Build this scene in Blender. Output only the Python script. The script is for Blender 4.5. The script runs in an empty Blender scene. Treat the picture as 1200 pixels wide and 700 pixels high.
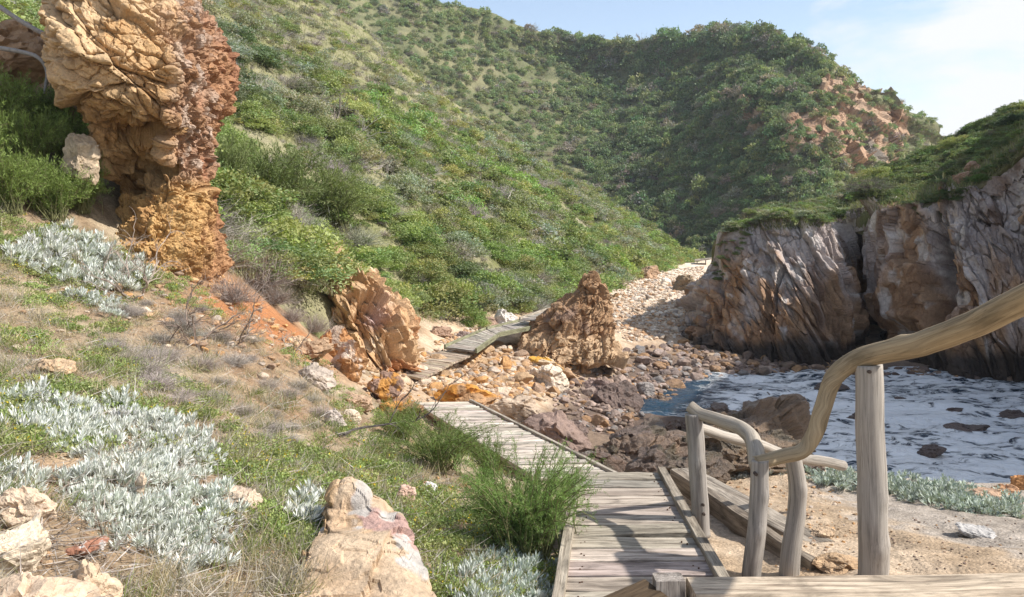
import bpy, bmesh, math
import numpy as np
from mathutils import Vector
from mathutils.bvhtree import BVHTree

RNG = np.random.default_rng(11)
scene = bpy.context.scene
COL = scene.collection
PITCH = math.radians(4.574)
F_PX = 1000.0          # focal length in pixels of the 1200 x 700 photograph

# ------------------------------------------------------------------ survey helpers
def ray(u, v):
    cx, cy = (u - 600) / F_PX, -(v - 350) / F_PX
    d = np.array([cx, math.cos(PITCH) + cy * math.sin(PITCH), -math.sin(PITCH) + cy * math.cos(PITCH)])
    return d
def P(u, v, Y):
    d = ray(u, v)
    return d * (Y / d[1])
def px(p):
    """image position of world points (N,3) -> u, v"""
    p = np.atleast_2d(p)
    dep = p[:, 1] * math.cos(PITCH) - p[:, 2] * math.sin(PITCH)
    up = p[:, 1] * math.sin(PITCH) + p[:, 2] * math.cos(PITCH)
    return 600 + F_PX * p[:, 0] / dep, 350 - F_PX * up / dep

# ------------------------------------------------------------------ noise
_M = np.int64(0xffffffff)
def _hash(i, j, k, seed):
    h = (i * np.int64(0x8da6b343)) ^ (j * np.int64(0xd8163841)) ^ (k * np.int64(0xcb1ab31f))
    h = (h + np.int64(seed * 7919 + 13) * np.int64(0x9e3779b9)) & _M
    h = h ^ (h >> 15); h = (h * np.int64(0x2c1b3c6d)) & _M
    h = h ^ (h >> 12); h = (h * np.int64(0x297a2d39)) & _M
    h = h ^ (h >> 15)
    return h.astype(np.float64) / 4294967296.0
def vnoise(p, seed=0):
    p = np.asarray(p, float)
    b = np.floor(p); f = p - b; b = b.astype(np.int64)
    f = f * f * f * (f * (f * 6 - 15) + 10)
    out = 0
    for dx in (0, 1):
        wx = f[:, 0] if dx else 1 - f[:, 0]
        for dy in (0, 1):
            wy = f[:, 1] if dy else 1 - f[:, 1]
            for dz in (0, 1):
                wz = f[:, 2] if dz else 1 - f[:, 2]
                out = out + wx * wy * wz * _hash(b[:, 0] + dx, b[:, 1] + dy, b[:, 2] + dz, seed)
    return out * 2 - 1
def fbm(p, octv=4, seed=0, gain=0.5, lac=2.03):
    a, s, o = 1.0, 0.0, 0.0
    q = np.array(p, float)
    for k in range(octv):
        o = o + a * vnoise(q, seed + k * 17); s += a; a *= gain; q = q * lac + 3.17
    return o / s
def voro(p, seed=0, jit=0.9):
    """F1, F2, random value of the nearest cell, second random value"""
    p = np.asarray(p, float)
    b = np.floor(p).astype(np.int64)
    f1 = np.full(len(p), 9e9); f2 = np.full(len(p), 9e9); h1 = np.zeros(len(p)); h2 = np.zeros(len(p))
    for dx in (-1, 0, 1):
        for dy in (-1, 0, 1):
            for dz in (-1, 0, 1):
                i, j, k = b[:, 0] + dx, b[:, 1] + dy, b[:, 2] + dz
                cx = i + .5 + jit * (_hash(i, j, k, seed) - .5)
                cy = j + .5 + jit * (_hash(i, j, k, seed + 1) - .5)
                cz = k + .5 + jit * (_hash(i, j, k, seed + 2) - .5)
                d = np.sqrt((p[:, 0] - cx) ** 2 + (p[:, 1] - cy) ** 2 + (p[:, 2] - cz) ** 2)
                near = d < f1
                f2 = np.where(near, f1, np.minimum(f2, d))
                h1 = np.where(near, _hash(i, j, k, seed + 3), h1)
                h2 = np.where(near, _hash(i, j, k, seed + 4), h2)
                f1 = np.where(near, d, f1)
    return f1, f2, h1, h2
def facet(p, seed=0, jit=.95, tilt=1.0):
    """blocky fracture: every cell has its own level and its own tilted plane. -> height, edge distance, two random values"""
    p = np.asarray(p, float)
    b = np.floor(p).astype(np.int64); n = len(p)
    f1 = np.full(n, 9e9); f2 = np.full(n, 9e9); h1 = np.zeros(n); h2 = np.zeros(n); ht = np.zeros(n)
    for dx in (-1, 0, 1):
        for dy in (-1, 0, 1):
            for dz in (-1, 0, 1):
                i, j, k = b[:, 0] + dx, b[:, 1] + dy, b[:, 2] + dz
                r = [_hash(i, j, k, seed + q) for q in range(7)]
                qx = p[:, 0] - (i + .5 + jit * (r[0] - .5)); qy = p[:, 1] - (j + .5 + jit * (r[1] - .5)); qz = p[:, 2] - (k + .5 + jit * (r[2] - .5))
                d = np.abs(qx) ** 1.6 + np.abs(qy) ** 1.6 + np.abs(qz) ** 1.6
                near = d < f1
                f2 = np.where(near, f1, np.minimum(f2, d))
                h1 = np.where(near, r[3], h1); h2 = np.where(near, r[4], h2)
                ht = np.where(near, (r[3] - .5) + tilt * (qx * (r[4] - .5) + qy * (r[5] - .5) + qz * (r[6] - .5)), ht)
                f1 = np.where(near, d, f1)
    return ht, f2 - f1, h1, h2
def sstep(a, b, x):
    t = np.clip((x - a) / (b - a), 0, 1)
    return t * t * (3 - 2 * t)
def mixc(a, b, t):
    t = np.asarray(t)[..., None]
    return np.asarray(a) * (1 - t) + np.asarray(b) * t

# ------------------------------------------------------------------ mesh building
class MB:
    """collects verts, quads/tris, a colour and a grain coordinate per vertex"""
    def __init__(s):
        s.v = []; s.q = []; s.t = []; s.c = []; s.g = []; s.n = 0
    def add(s, V, quads=None, tris=None, col=(1, 1, 1), gc=None):
        V = np.asarray(V, float).reshape(-1, 3)
        if quads is not None and len(quads): s.q.append(np.asarray(quads, np.int64).reshape(-1, 4) + s.n)
        if tris is not None and len(tris): s.t.append(np.asarray(tris, np.int64).reshape(-1, 3) + s.n)
        c = np.asarray(col, float)
        s.c.append(np.broadcast_to(c, (len(V), 3)) if c.ndim == 1 else c)
        s.g.append(np.zeros((len(V), 3)) if gc is None else np.asarray(gc, float))
        s.v.append(V); s.n += len(V)
    def arrays(s):
        V = np.concatenate(s.v); C = np.concatenate(s.c); G = np.concatenate(s.g)
        Q = np.concatenate(s.q) if s.q else np.zeros((0, 4), np.int64)
        T = np.concatenate(s.t) if s.t else np.zeros((0, 3), np.int64)
        return V, Q, T, C, G
    def mesh(s, name, mat, smooth=False):
        V, Q, T, C, G = s.arrays()
        me = bpy.data.meshes.new(name)
        me.vertices.add(len(V)); me.vertices.foreach_set('co', V.astype(np.float32).ravel())
        nl = len(Q) * 4 + len(T) * 3
        me.loops.add(nl)
        me.loops.foreach_set('vertex_index', np.concatenate([Q.ravel(), T.ravel()]).astype(np.int32))
        me.polygons.add(len(Q) + len(T))
        st = np.concatenate([np.arange(len(Q)) * 4, len(Q) * 4 + np.arange(len(T)) * 3]).astype(np.int32)
        me.polygons.foreach_set('loop_start', st)
        me.polygons.foreach_set('use_smooth', np.full(len(Q) + len(T), bool(smooth)))
        me.update(calc_edges=True)
        a = me.attributes.new('Col', 'FLOAT_COLOR', 'POINT')
        a.data.foreach_set('color', np.concatenate([np.clip(C, 0, 4), np.ones((len(C), 1))], 1).astype(np.float32).ravel())
        if np.any(G):
            a = me.attributes.new('Grain', 'FLOAT_VECTOR', 'POINT')
            a.data.foreach_set('vector', G.astype(np.float32).ravel())
        me.materials.append(mat)
        return me
    def build(s, name, mat, parent=None, smooth=False, loc=None):
        o = bpy.data.objects.new(name, s.mesh(name, mat, smooth))
        COL.objects.link(o)
        if parent is not None: o.parent = parent
        if loc is not None: o.location = loc
        return o

def tag(o, label=None, cat=None, group=None, kind=None):
    if label: o['label'] = label
    if cat: o['category'] = cat
    if group: o['group'] = group
    if kind: o['kind'] = kind
    return o
def empty(name, loc=(0, 0, 0)):
    o = bpy.data.objects.new(name, None); COL.objects.link(o); o.location = loc
    o.empty_display_size = 0.1
    return o
def copy_tree(o, loc, rz, sc, color=None, tilt=(0, 0)):
    c = o.copy(); COL.objects.link(c)
    for k in ('label', 'group'):
        if k in c: del c[k]
    c.location = loc; c.rotation_euler = (tilt[0], tilt[1], rz)
    c.scale = (sc, sc, sc) if np.isscalar(sc) else sc
    if color is not None: c.color = (*color, 1)
    for ch in list(o.children):
        d = ch.copy(); COL.objects.link(d); d.parent = c
        if color is not None and ch.get('tint', 1): d.color = (*color, 1)
    return c

def grid_quads(nr, nc, wrap=False):
    r = np.arange(nr - 1)[:, None]; c = np.arange(nc if wrap else nc - 1)[None, :]
    a = r * nc + c; b = r * nc + (c + 1) % nc
    return np.stack([a, b, b + nc, a + nc], -1).reshape(-1, 4)
def grid_normals(V, nr, nc, wrap=False):
    G = V.reshape(nr, nc, 3)
    if wrap:
        dc = np.roll(G, -1, 1) - np.roll(G, 1, 1)
    else:
        dc = np.gradient(G, axis=1)
    dr = np.gradient(G, axis=0)
    n = np.cross(dc, dr)
    n /= np.linalg.norm(n, axis=2, keepdims=True) + 1e-9
    return n.reshape(-1, 3)

def tube(mb, pts, radii, sides=6, col=(1, 1, 1), cap=True, ridge=0.0, seed=0, colfn=None):
    pts = np.asarray(pts, float); n = len(pts)
    radii = np.broadcast_to(np.asarray(radii, float), (n,))
    d = np.gradient(pts, axis=0); d /= np.linalg.norm(d, axis=1, keepdims=True) + 1e-9
    ref = np.array([0.31, 0.17, 0.93]) if abs(d[0][2]) < .9 else np.array([1, 0.1, 0])
    a = np.cross(d, ref); a /= np.linalg.norm(a, axis=1, keepdims=True) + 1e-9
    b = np.cross(d, a)
    th = np.arange(sides) * 2 * math.pi / sides
    rr = radii[:, None] * np.ones(sides)[None]
    L = np.concatenate([[0], np.cumsum(np.linalg.norm(np.diff(pts, axis=0), axis=1))])
    if ridge:
        rk = np.random.default_rng(seed)
        q = np.stack([np.cos(th)[None] * 1.3 + 0 * L[:, None], np.sin(th)[None] * 1.3 + 0 * L[:, None],
                      L[:, None] * 2.2 + 0 * th[None]], -1).reshape(-1, 3) + seed * 5.3
        rr = rr * (1 + ridge * fbm(q, 3, seed).reshape(n, sides))
        for _ in range(int(2 + L[-1] * 2.2)):                      # knots
            lk, tk = rk.uniform(0, L[-1]), rk.uniform(0, 6.283); dt = np.angle(np.exp(1j * (th - tk)))
            e = np.exp(-((L[:, None] - lk) / (.035 + .3 * radii[:, None])) ** 2 - (dt[None] / .55) ** 2)
            rr = rr * (1 + rk.uniform(.08, .2) * e)
    V = pts[:, None] + rr[..., None] * (np.cos(th)[None, :, None] * a[:, None] + np.sin(th)[None, :, None] * b[:, None])
    gc = np.stack([L[:, None] + 0 * th[None], np.cos(th)[None] * rr + seed * 1.7, np.sin(th)[None] * rr], -1).reshape(-1, 3)
    V = V.reshape(-1, 3); q = grid_quads(n, sides, True)
    c = np.asarray(col, float)
    if cap:
        V = np.concatenate([V, pts[:1], pts[-1:]])
        gc = np.concatenate([gc, [[L[0], seed * 1.7, 0], [L[-1], seed * 1.7, 0]]])
        i = np.arange(sides); j = (i + 1) % sides
        t = np.concatenate([np.stack([j, i, np.full(sides, n * sides)], 1),
                            np.stack([(n - 1) * sides + i, (n - 1) * sides + j, np.full(sides, n * sides + 1)], 1)])
    else: t = None
    if colfn is not None: c = colfn(V)
    mb.add(V, q, t, c, gc)

def catmull(pts, per=8):
    p = np.asarray(pts, float)
    p = np.concatenate([[2 * p[0] - p[1]], p, [2 * p[-1] - p[-2]]])
    out = []
    for i in range(1, len(p) - 2):
        for t in np.arange(per) / per:
            out.append(.5 * (2 * p[i] + (p[i + 1] - p[i - 1]) * t + (2 * p[i - 1] - 5 * p[i] + 4 * p[i + 1] - p[i + 2]) * t * t
                             + (3 * p[i] - p[i - 1] - 3 * p[i + 1] + p[i + 2]) * t ** 3))
    out.append(p[-2])
    return np.array(out)

def leaves(mb, C, D, N, L, W, col, wide=.55, bend=0.0):
    """one folded rhombus per leaf: C base points, D directions, N face normals"""
    C = np.asarray(C, float); n = len(C)
    D = D / (np.linalg.norm(D, axis=1, keepdims=True) + 1e-9)
    S = np.cross(D, N); S /= np.linalg.norm(S, axis=1, keepdims=True) + 1e-9
    Nn = np.cross(S, D)
    L = np.broadcast_to(L, (n,))[:, None]; W = np.broadcast_to(W, (n,))[:, None]
    m = C + D * L * wide
    V = np.stack([C, m + S * W / 2 + Nn * W * .12, C + D * L - Nn * L * bend, m - S * W / 2 + Nn * W * .12], 1).reshape(-1, 3)
    q = np.arange(n * 4).reshape(n, 4)
    c = np.asarray(col, float)
    c = np.repeat(np.broadcast_to(c, (n, 3)), 4, 0)
    mb.add(V, q, None, c)
def rdir(n, rng=None):
    rng = rng or RNG
    d = rng.normal(size=(n, 3)); return d / np.linalg.norm(d, axis=1, keepdims=True)

# ------------------------------------------------------------------ materials
def new_mat(name):
    m = bpy.data.materials.new(name); m.use_nodes = True
    nt = m.node_tree; nt.nodes.clear()
    out = nt.nodes.new('ShaderNodeOutputMaterial')
    return m, nt, out
def N(nt, typ, **kw):
    n = nt.nodes.new(typ)
    for k, v in kw.items():
        if k.startswith('i_'):
            key = k[2:]; key = int(key) if key.isdigit() else key.replace('_', ' ')
            n.inputs[key].default_value = v
        else: setattr(n, k, v)
    return n
def mixrgb(nt, blend, fac, a, b):
    n = nt.nodes.new('ShaderNodeMix'); n.data_type = 'RGBA'; n.blend_type = blend
    for sock, val in ((n.inputs['Factor'], fac), (n.inputs[6], a), (n.inputs[7], b)):
        if isinstance(val, (int, float)): sock.default_value = val
        elif isinstance(val, tuple): sock.default_value = (*val, 1) if len(val) == 3 else val
        else: nt.links.new(val, sock)
    return n.outputs[2]
def ramp(nt, sock, stops):
    r = nt.nodes.new('ShaderNodeValToRGB'); e = r.color_ramp.elements
    while len(e) < len(stops): e.new(.5)
    for k, (p, c) in enumerate(stops):
        e[k].position = p; e[k].color = (c, c, c, 1) if np.isscalar(c) else (*c, 1)
    nt.links.new(sock, r.inputs[0]); return r.outputs[0]
def math_n(nt, op, a, b=0.0):
    n = nt.nodes.new('ShaderNodeMath'); n.operation = op
    for s, v in ((n.inputs[0], a), (n.inputs[1], b)):
        if isinstance(v, (int, float)): s.default_value = v
        else: nt.links.new(v, s)
    return n.outputs[0]

def rock_material(name, scale=6.0, bump=.5, rough=.85, var=.35, strat=None, spec=.3, fine=30.0):
    m, nt, out = new_mat(name)
    b = N(nt, 'ShaderNodeBsdfPrincipled', i_Roughness=rough)
    b.inputs['Specular IOR Level'].default_value = spec
    at = N(nt, 'ShaderNodeAttribute', attribute_name='Col')
    oi = N(nt, 'ShaderNodeObjectInfo')
    geo = N(nt, 'ShaderNodeNewGeometry')
    mp = N(nt, 'ShaderNodeMapping'); nt.links.new(geo.outputs['Position'], mp.inputs[0])
    if strat: mp.inputs['Rotation'].default_value = strat[0]; mp.inputs['Scale'].default_value = strat[1]
    n1 = N(nt, 'ShaderNodeTexNoise', i_Scale=scale, i_Detail=8.0, i_Roughness=.65)
    n2 = N(nt, 'ShaderNodeTexNoise', i_Scale=fine, i_Detail=6.0, i_Roughness=.7)
    vo = N(nt, 'ShaderNodeTexVoronoi', i_Scale=scale * 1.3, feature='DISTANCE_TO_EDGE')
    wn = N(nt, 'ShaderNodeTexNoise', i_Scale=scale * 1.5, i_Detail=3.0)
    wm = mixrgb(nt, 'ADD', .25, mp.outputs[0], wn.outputs['Color'])
    for x in (n1, n2): nt.links.new(mp.outputs[0], x.inputs['Vector'])
    nt.links.new(wm, vo.inputs['Vector'])
    base = mixrgb(nt, 'MULTIPLY', 1.0, at.outputs['Color'], oi.outputs['Color'])
    f1 = ramp(nt, n1.outputs['Fac'], [(.3, 1 - var), (.5, 1.0), (.7, 1 + var * .8)])
    f2 = ramp(nt, n2.outputs['Fac'], [(.3, 1 - var * .9), (.5, 1.0), (.72, 1 + var * .7)])
    c = mixrgb(nt, 'MULTIPLY', 1.0, base, f1)
    c = mixrgb(nt, 'MULTIPLY', 1.0, c, f2)
    crack = ramp(nt, vo.outputs['Distance'], [(.0, .55), (.035, 1.0)])
    cm = ramp(nt, n1.outputs['Fac'], [(.45, 0.0), (.6, 1.0)])
    crk = mixrgb(nt, 'MIX', cm, (1., 1., 1.), crack)
    c = mixrgb(nt, 'MULTIPLY', .6, c, crk)
    nt.links.new(c, b.inputs['Base Color'])
    h = math_n(nt, 'ADD', math_n(nt, 'MULTIPLY', n1.outputs['Fac'], 1.0), math_n(nt, 'MULTIPLY', n2.outputs['Fac'], .35))
    h = math_n(nt, 'ADD', h, math_n(nt, 'MULTIPLY', crk, .25))
    bp = N(nt, 'ShaderNodeBump', i_Strength=bump, i_Distance=.6 / scale)
    nt.links.new(h, bp.inputs['Height']); nt.links.new(bp.outputs[0], b.inputs['Normal'])
    nt.links.new(b.outputs[0], out.inputs[0])
    return m

def leaf_material(name, trans=.3, rough=.55, spec=.25):
    m, nt, out = new_mat(name)
    b = N(nt, 'ShaderNodeBsdfPrincipled', i_Roughness=rough)
    b.inputs['Specular IOR Level'].default_value = spec
    at = N(nt, 'ShaderNodeAttribute', attribute_name='Col')
    oi = N(nt, 'ShaderNodeObjectInfo')
    base = mixrgb(nt, 'MULTIPLY', 1.0, at.outputs['Color'], oi.outputs['Color'])
    tr = N(nt, 'ShaderNodeBsdfTranslucent')
    tc = mixrgb(nt, 'MULTIPLY', 1.0, base, (1.15, 1.25, .6))
    nt.links.new(base, b.inputs['Base Color']); nt.links.new(tc, tr.inputs['Color'])
    mx = N(nt, 'ShaderNodeMixShader', i_0=trans)
    nt.links.new(b.outputs[0], mx.inputs[1]); nt.links.new(tr.outputs[0], mx.inputs[2])
    nt.links.new(mx.outputs[0], out.inputs[0])
    return m

def wood_material(name, dark=(.17, .155, .14), light=(.53, .50, .46), along=1.6, across=26.0, bump=.5, streak=.6):
    m, nt, out = new_mat(name)
    b = N(nt, 'ShaderNodeBsdfPrincipled', i_Roughness=.85)
    b.inputs['Specular IOR Level'].default_value = .2
    at = N(nt, 'ShaderNodeAttribute', attribute_name='Col')
    g = N(nt, 'ShaderNodeAttribute', attribute_name='Grain')
    mp = N(nt, 'ShaderNodeMapping'); mp.inputs['Scale'].default_value = (along, across, across)
    mp2 = N(nt, 'ShaderNodeMapping'); mp2.inputs['Scale'].default_value = (along * 1.6, across * .22, across * .22)
    nt.links.new(g.outputs['Vector'], mp.inputs[0]); nt.links.new(g.outputs['Vector'], mp2.inputs[0])
    n1 = N(nt, 'ShaderNodeTexNoise', i_Scale=1.0, i_Detail=7.0, i_Roughness=.7, i_Distortion=.6)
    n2 = N(nt, 'ShaderNodeTexNoise', i_Scale=1.0, i_Detail=5.0, i_Roughness=.6, i_Distortion=1.2)
    n3 = N(nt, 'ShaderNodeTexNoise', i_Scale=3.0, i_Detail=9.0, i_Roughness=.75, i_Distortion=.3)
    nt.links.new(mp.outputs[0], n1.inputs['Vector']); nt.links.new(mp2.outputs[0], n2.inputs['Vector'])
    nt.links.new(mp.outputs[0], n3.inputs['Vector'])
    f = ramp(nt, n1.outputs['Fac'], [(.32, 0.0), (.62, 1.0)])
    c = mixrgb(nt, 'MIX', f, dark, light)
    f2 = ramp(nt, n2.outputs['Fac'], [(.32, .45), (.5, 1.0), (.7, 1.2)])
    c = mixrgb(nt, 'MULTIPLY', .85, c, f2)
    f3 = ramp(nt, n3.outputs['Fac'], [(.35, .22), (.45, 1.0)])
    c = mixrgb(nt, 'MULTIPLY', streak, c, f3)
    c = mixrgb(nt, 'MULTIPLY', 1.0, c, at.outputs['Color'])
    nt.links.new(c, b.inputs['Base Color'])
    h = math_n(nt, 'ADD', n1.outputs['Fac'], math_n(nt, 'MULTIPLY', n3.outputs['Fac'], .6))
    bp = N(nt, 'ShaderNodeBump', i_Strength=bump, i_Distance=.012)
    nt.links.new(h, bp.inputs['Height']); nt.links.new(bp.outputs[0], b.inputs['Normal'])
    nt.links.new(b.outputs[0], out.inputs[0])
    return m

def ground_material(name):
    m, nt, out = new_mat(name)
    b = N(nt, 'ShaderNodeBsdfPrincipled', i_Roughness=.95)
    b.inputs['Specular IOR Level'].default_value = .12
    at = N(nt, 'ShaderNodeAttribute', attribute_name='Col')
    geo = N(nt, 'ShaderNodeNewGeometry')
    c = at.outputs['Color']; hs = []
    for sc, amt, bw in ((3.0, .25, 1.), (14.0, .26, .5), (60.0, .28, .2)):
        n = N(nt, 'ShaderNodeTexNoise', i_Scale=sc, i_Detail=6.0, i_Roughness=.68)
        nt.links.new(geo.outputs['Position'], n.inputs['Vector'])
        c = mixrgb(nt, 'MULTIPLY', 1.0, c, ramp(nt, n.outputs['Fac'], [(.3, 1 - amt), (.5, 1.), (.7, 1 + amt)]))
        hs.append(math_n(nt, 'MULTIPLY', n.outputs['Fac'], bw))
    vo = N(nt, 'ShaderNodeTexVoronoi', i_Scale=38.0); nt.links.new(geo.outputs['Position'], vo.inputs['Vector'])
    c = mixrgb(nt, 'MULTIPLY', .25, c, ramp(nt, N_sep(nt, vo.outputs['Color']), [(.0, .6), (1., 1.4)]))
    h = math_n(nt, 'ADD', math_n(nt, 'ADD', hs[0], hs[1]), math_n(nt, 'ADD', hs[2], math_n(nt, 'MULTIPLY', vo.outputs['Distance'], -.3)))
    nt.links.new(c, b.inputs['Base Color'])
    bp = N(nt, 'ShaderNodeBump', i_Strength=.55, i_Distance=.06)
    nt.links.new(h, bp.inputs['Height']); nt.links.new(bp.outputs[0], b.inputs['Normal'])
    nt.links.new(b.outputs[0], out.inputs[0])
    return m
def N_sep(nt, sock):
    n = nt.nodes.new('ShaderNodeSeparateColor'); nt.links.new(sock, n.inputs[0]); return n.outputs[0]

M_GROUND = ground_material('ground_soil')
M_ROCK = rock_material('rock', 5.0, .55, .85, .28)
M_BOULDER = rock_material('boulder_stone', 4.0, .5, .75, .3, fine=22.0)
M_WET = rock_material('wet_rock', 5.0, .8, .38, .3, spec=.5)
M_CLIFF = rock_material('cliff_rock', 1.6, .6, .8, .3, fine=9.0)
M_FARROCK = rock_material('far_hill_rock', .3, .5, .9, .25, fine=2.0)
M_LEAF = leaf_material('foliage', .3)
M_SILVER = leaf_material('silver_leaf', .12, .8, .1)
M_TWIG = rock_material('twig_bark', 20.0, .2, .9, .25, spec=.1)
M_DECK = wood_material('deck_wood', (.14, .115, .095), (.50, .46, .41), across=30.0, streak=.95)
M_POST = wood_material('driftwood', (.265, .245, .225), (.425, .40, .37), along=.7, across=50.0, bump=.35, streak=.85)
M_RAIL = wood_material('rail_wood', (.25, .19, .115), (.42, .335, .22), along=.7, across=45.0, bump=.35, streak=.8)
# ================================================================== TERRAIN
# ---- near hillside: a slope rising to the left of its foot line, ending in a spur
FT = np.array([(8, -6.4, -.2), (12, -5.2, -.5), (15.5, -3.9, -1.0), (18.5, -2.9, -1.7), (21.5, -2.6, -2.3), (25, -2.2, -2.75), (28, -.4, -2.85),
               (33, 1.4, -2.95), (42, 4.2, -3.0), (55, 7.6, -3.1), (80, 15.6, -3.2), (95, 21.8, -3.3), (130, 40, -3.3), (200, 80, -3.3)])
def hill_h(x, y):
    x = np.asarray(x, float); y = np.asarray(y, float)
    xf = np.interp(y, FT[:, 0], FT[:, 1]); zf = np.interp(y, FT[:, 0], FT[:, 2])
    s = xf - x
    yr = 90 + .23 * x
    ov = y - yr
    front = zf + .70 * s * sstep(-4, 4, s) + .35 * np.minimum(s, 0)
    p = np.stack([x * .12, y * .12, 0 * x], 1)
    p2 = np.stack([x * .5, y * .5, 0 * x], 1)
    front = front + fbm(p, 3, 5) * np.clip(s * .12, 0, 1.6) + fbm(p2, 3, 9) * np.clip(s * .1, 0, .35)
    drop = np.where(ov > -6, .075 * (np.clip(ov, -6, 3) + 6) ** 2, 0) + 1.1 * np.clip(ov - 3, 0, None)
    return front - drop

def PZ(u, v, z):
    d = ray(u, v); return d * (z / d[2])
# ---- valley ground: thin-plate spline through surveyed points
CP = [P(*a) for a in [
    (0, 700, 3.2), (130, 700, 3.6), (60, 620, 4.0), (130, 560, 4.8), (0, 480, 5.5), (0, 560, 4.3), (0, 380, 8.0), (0, 290, 9.6), (0, 230, 10.6), (0, 100, 13), (-150, 300, 8.5),
    (150, 420, 8.0), (60, 340, 9.5), (100, 330, 10.2), (230, 345, 11.2), (300, 400, 10.5), (300, 480, 8.0), (400, 470, 10.5), (445, 492, 11.0), (250, 560, 5.7),
    (350, 620, 5.1), (480, 690, 4.8), (560, 610, 6.6), (480, 545, 8.0), (350, 530, 7.2), (310, 365, 13.2), (350, 392, 13.6), (420, 450, 13.3), (200, 640, 4.5),
    (350, 312, 18), (365, 340, 17.7), (380, 372, 17.3), (392, 402, 16.9), (300, 700, 4.2), (200, 480, 6.6), (100, 480, 6.0), (150, 370, 9.4)]]
CP += [np.array(a) for a in [
    # under the decks and the rubble path
    (.3, 4.2, -2.35), (.9, 5.0, -2.4), (.3, 6.4, -2.45), (1.0, 6.4, -2.42), (.7, 8.0, -2.6), (1.2, 8.8, -2.75), (.4, 10.4, -3.15), (-.7, 12.5, -3.15), (-1.5, 14.5, -3.05),
    (-2.2, 16.5, -3.0), (-2.0, 19, -3.0), (-1.5, 22, -3.2), (-.5, 25, -3.3), (1, 28, -3.2),
    # right-hand sandy bank
    (1.7, 6.0, -2.4), (2.4, 6.4, -2.4), (2.6, 5.2, -2.2), (3.4, 6.2, -2.35), (4.3, 7.2, -2.5), (4.0, 8.6, -2.78), (2.2, 8.0, -2.62), (2.7, 9.4, -2.8), (5.3, 9.2, -2.9), (6.8, 9.4, -3.0),
    (3.6, 10.6, -2.95), (2.5, 10.4, -2.92), (4.9, 10.4, -3.1), (6.5, 10.8, -3.35), (8, 9.5, -3.2), (6, 6, -2.4), (9, 6, -2.6), (2.0, 3.0, -1.9), (5, 3, -2.0),
    # drop to the water
    (1.6, 10.8, -3.2), (2.2, 12.4, -4.0), (3.8, 12.8, -4.3), (5.4, 12.6, -4.9), (7.5, 12.8, -5.4), (11, 11, -5.4), (9, 18, -6.0), (14, 16, -6), (13, 24, -5.8), (7.5, 24, -5.5), (6.6, 16.0, -5.5), (6.8, 20, -5.6),
    *[tuple(PZ(u, v, z)) for u, v, z in [(700, 535, -3.8), (740, 515, -4.15), (760, 540, -3.95), (800, 522, -4.35), (830, 545, -4.15), (850, 515, -4.4), (900, 522, -4.4), (940, 542, -4.45), (880, 500, -4.7), (680, 500, -4.0), (790, 482, -5.1), (830, 470, -5.1), (950, 500, -5.5), (930, 470, -5.3), (760, 478, -4.95)]],
    # boulder slope and cove
    (.8, 12.6, -3.6), (.6, 14.6, -3.9), (-.2, 16, -3.4), (.2, 19, -3.75), (1.6, 18.5, -4.45), (2.0, 22, -4.3), (.4, 22.5, -3.5), (1.2, 24.5, -3.55), (3.0, 24.5, -4.15), (4.5, 26.5, -4.6), (7.5, 28.5, -4.75), (11, 29, -4.85), (14, 27, -5.0),
    (3.6, 29, -3.95), (6.6, 32, -4.3), (3.6, 34, -3.55), (6.8, 37, -3.75), (10, 36, -4.2), (5.6, 44, -3.45), (9, 46, -3.6), (9, 58, -3.3), (13, 60, -3.4), (15.5, 75, -3.15), (18, 75, -3.2), (22, 92, -3.2), (27, 100, -3.2), (30, 70, -3.4), (20, 50, -3.6), (16, 36, -4.6), (30, 130, -3), (60, 140, -3), (0, 150, -3),
    (40, 40, -5), (30, 20, -6), (25, 8, -4),
    # left and behind the camera
    (-12, 16, 4.5), (-14, 8, 3.2), (-8, 4, .2), (-5, 2, -.9), (-2.5, 0, -1.3), (0, 0, -1.7), (3, 0, -1.8), (8, 0, -2.2), (-8, -4, 0), (0, -5, -1.5), (8, -5, -2), (-12, 24, 3.5)]]
CP = np.array(CP)
def _tps_fit(pts, lam=.02):
    xy = pts[:, :2]; n = len(xy)
    d2 = ((xy[:, None] - xy[None]) ** 2).sum(2)
    K = .5 * d2 * np.log(d2 + 1e-9)
    A = np.zeros((n + 3, n + 3)); A[:n, :n] = K + lam * np.eye(n)
    A[:n, n] = 1; A[:n, n + 1:] = xy; A[n, :n] = 1; A[n + 1:, :n] = xy.T
    return np.linalg.solve(A, np.concatenate([pts[:, 2], [0, 0, 0]]))
_W = _tps_fit(CP)
def tps(x, y):
    out = np.zeros(len(x)); n = len(CP)
    for a in range(0, len(x), 40000):
        xx, yy = x[a:a + 40000], y[a:a + 40000]
        d2 = (xx[:, None] - CP[None, :, 0]) ** 2 + (yy[:, None] - CP[None, :, 1]) ** 2
        out[a:a + 40000] = (.5 * d2 * np.log(d2 + 1e-9)) @ _W[:n] + _W[n] + _W[n + 1] * xx + _W[n + 2] * yy
    return out
def ground_h(x, y):
    x = np.atleast_1d(np.asarray(x, float)); y = np.atleast_1d(np.asarray(y, float))
    z = tps(x, y)
    p = np.stack([x, y, 0 * x], 1)
    z = z + .05 * fbm(p * 2.2, 4, 21) + .02 * fbm(p * 9, 3, 22)
    far = sstep(9, 15, y)
    h = hill_h(x, y)
    s = np.interp(y, FT[:, 0], FT[:, 1]) - x
    cap = np.where(s > 1.0, h - .25 * sstep(1., 2.5, s), 1e3)
    z = np.where(y > 12.5, np.minimum(z, cap + (1 - sstep(12.5, 15, y)) * 6), z)
    z = np.where(y > 60, np.clip(z, -8, -2.6), z)
    return z

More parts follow.
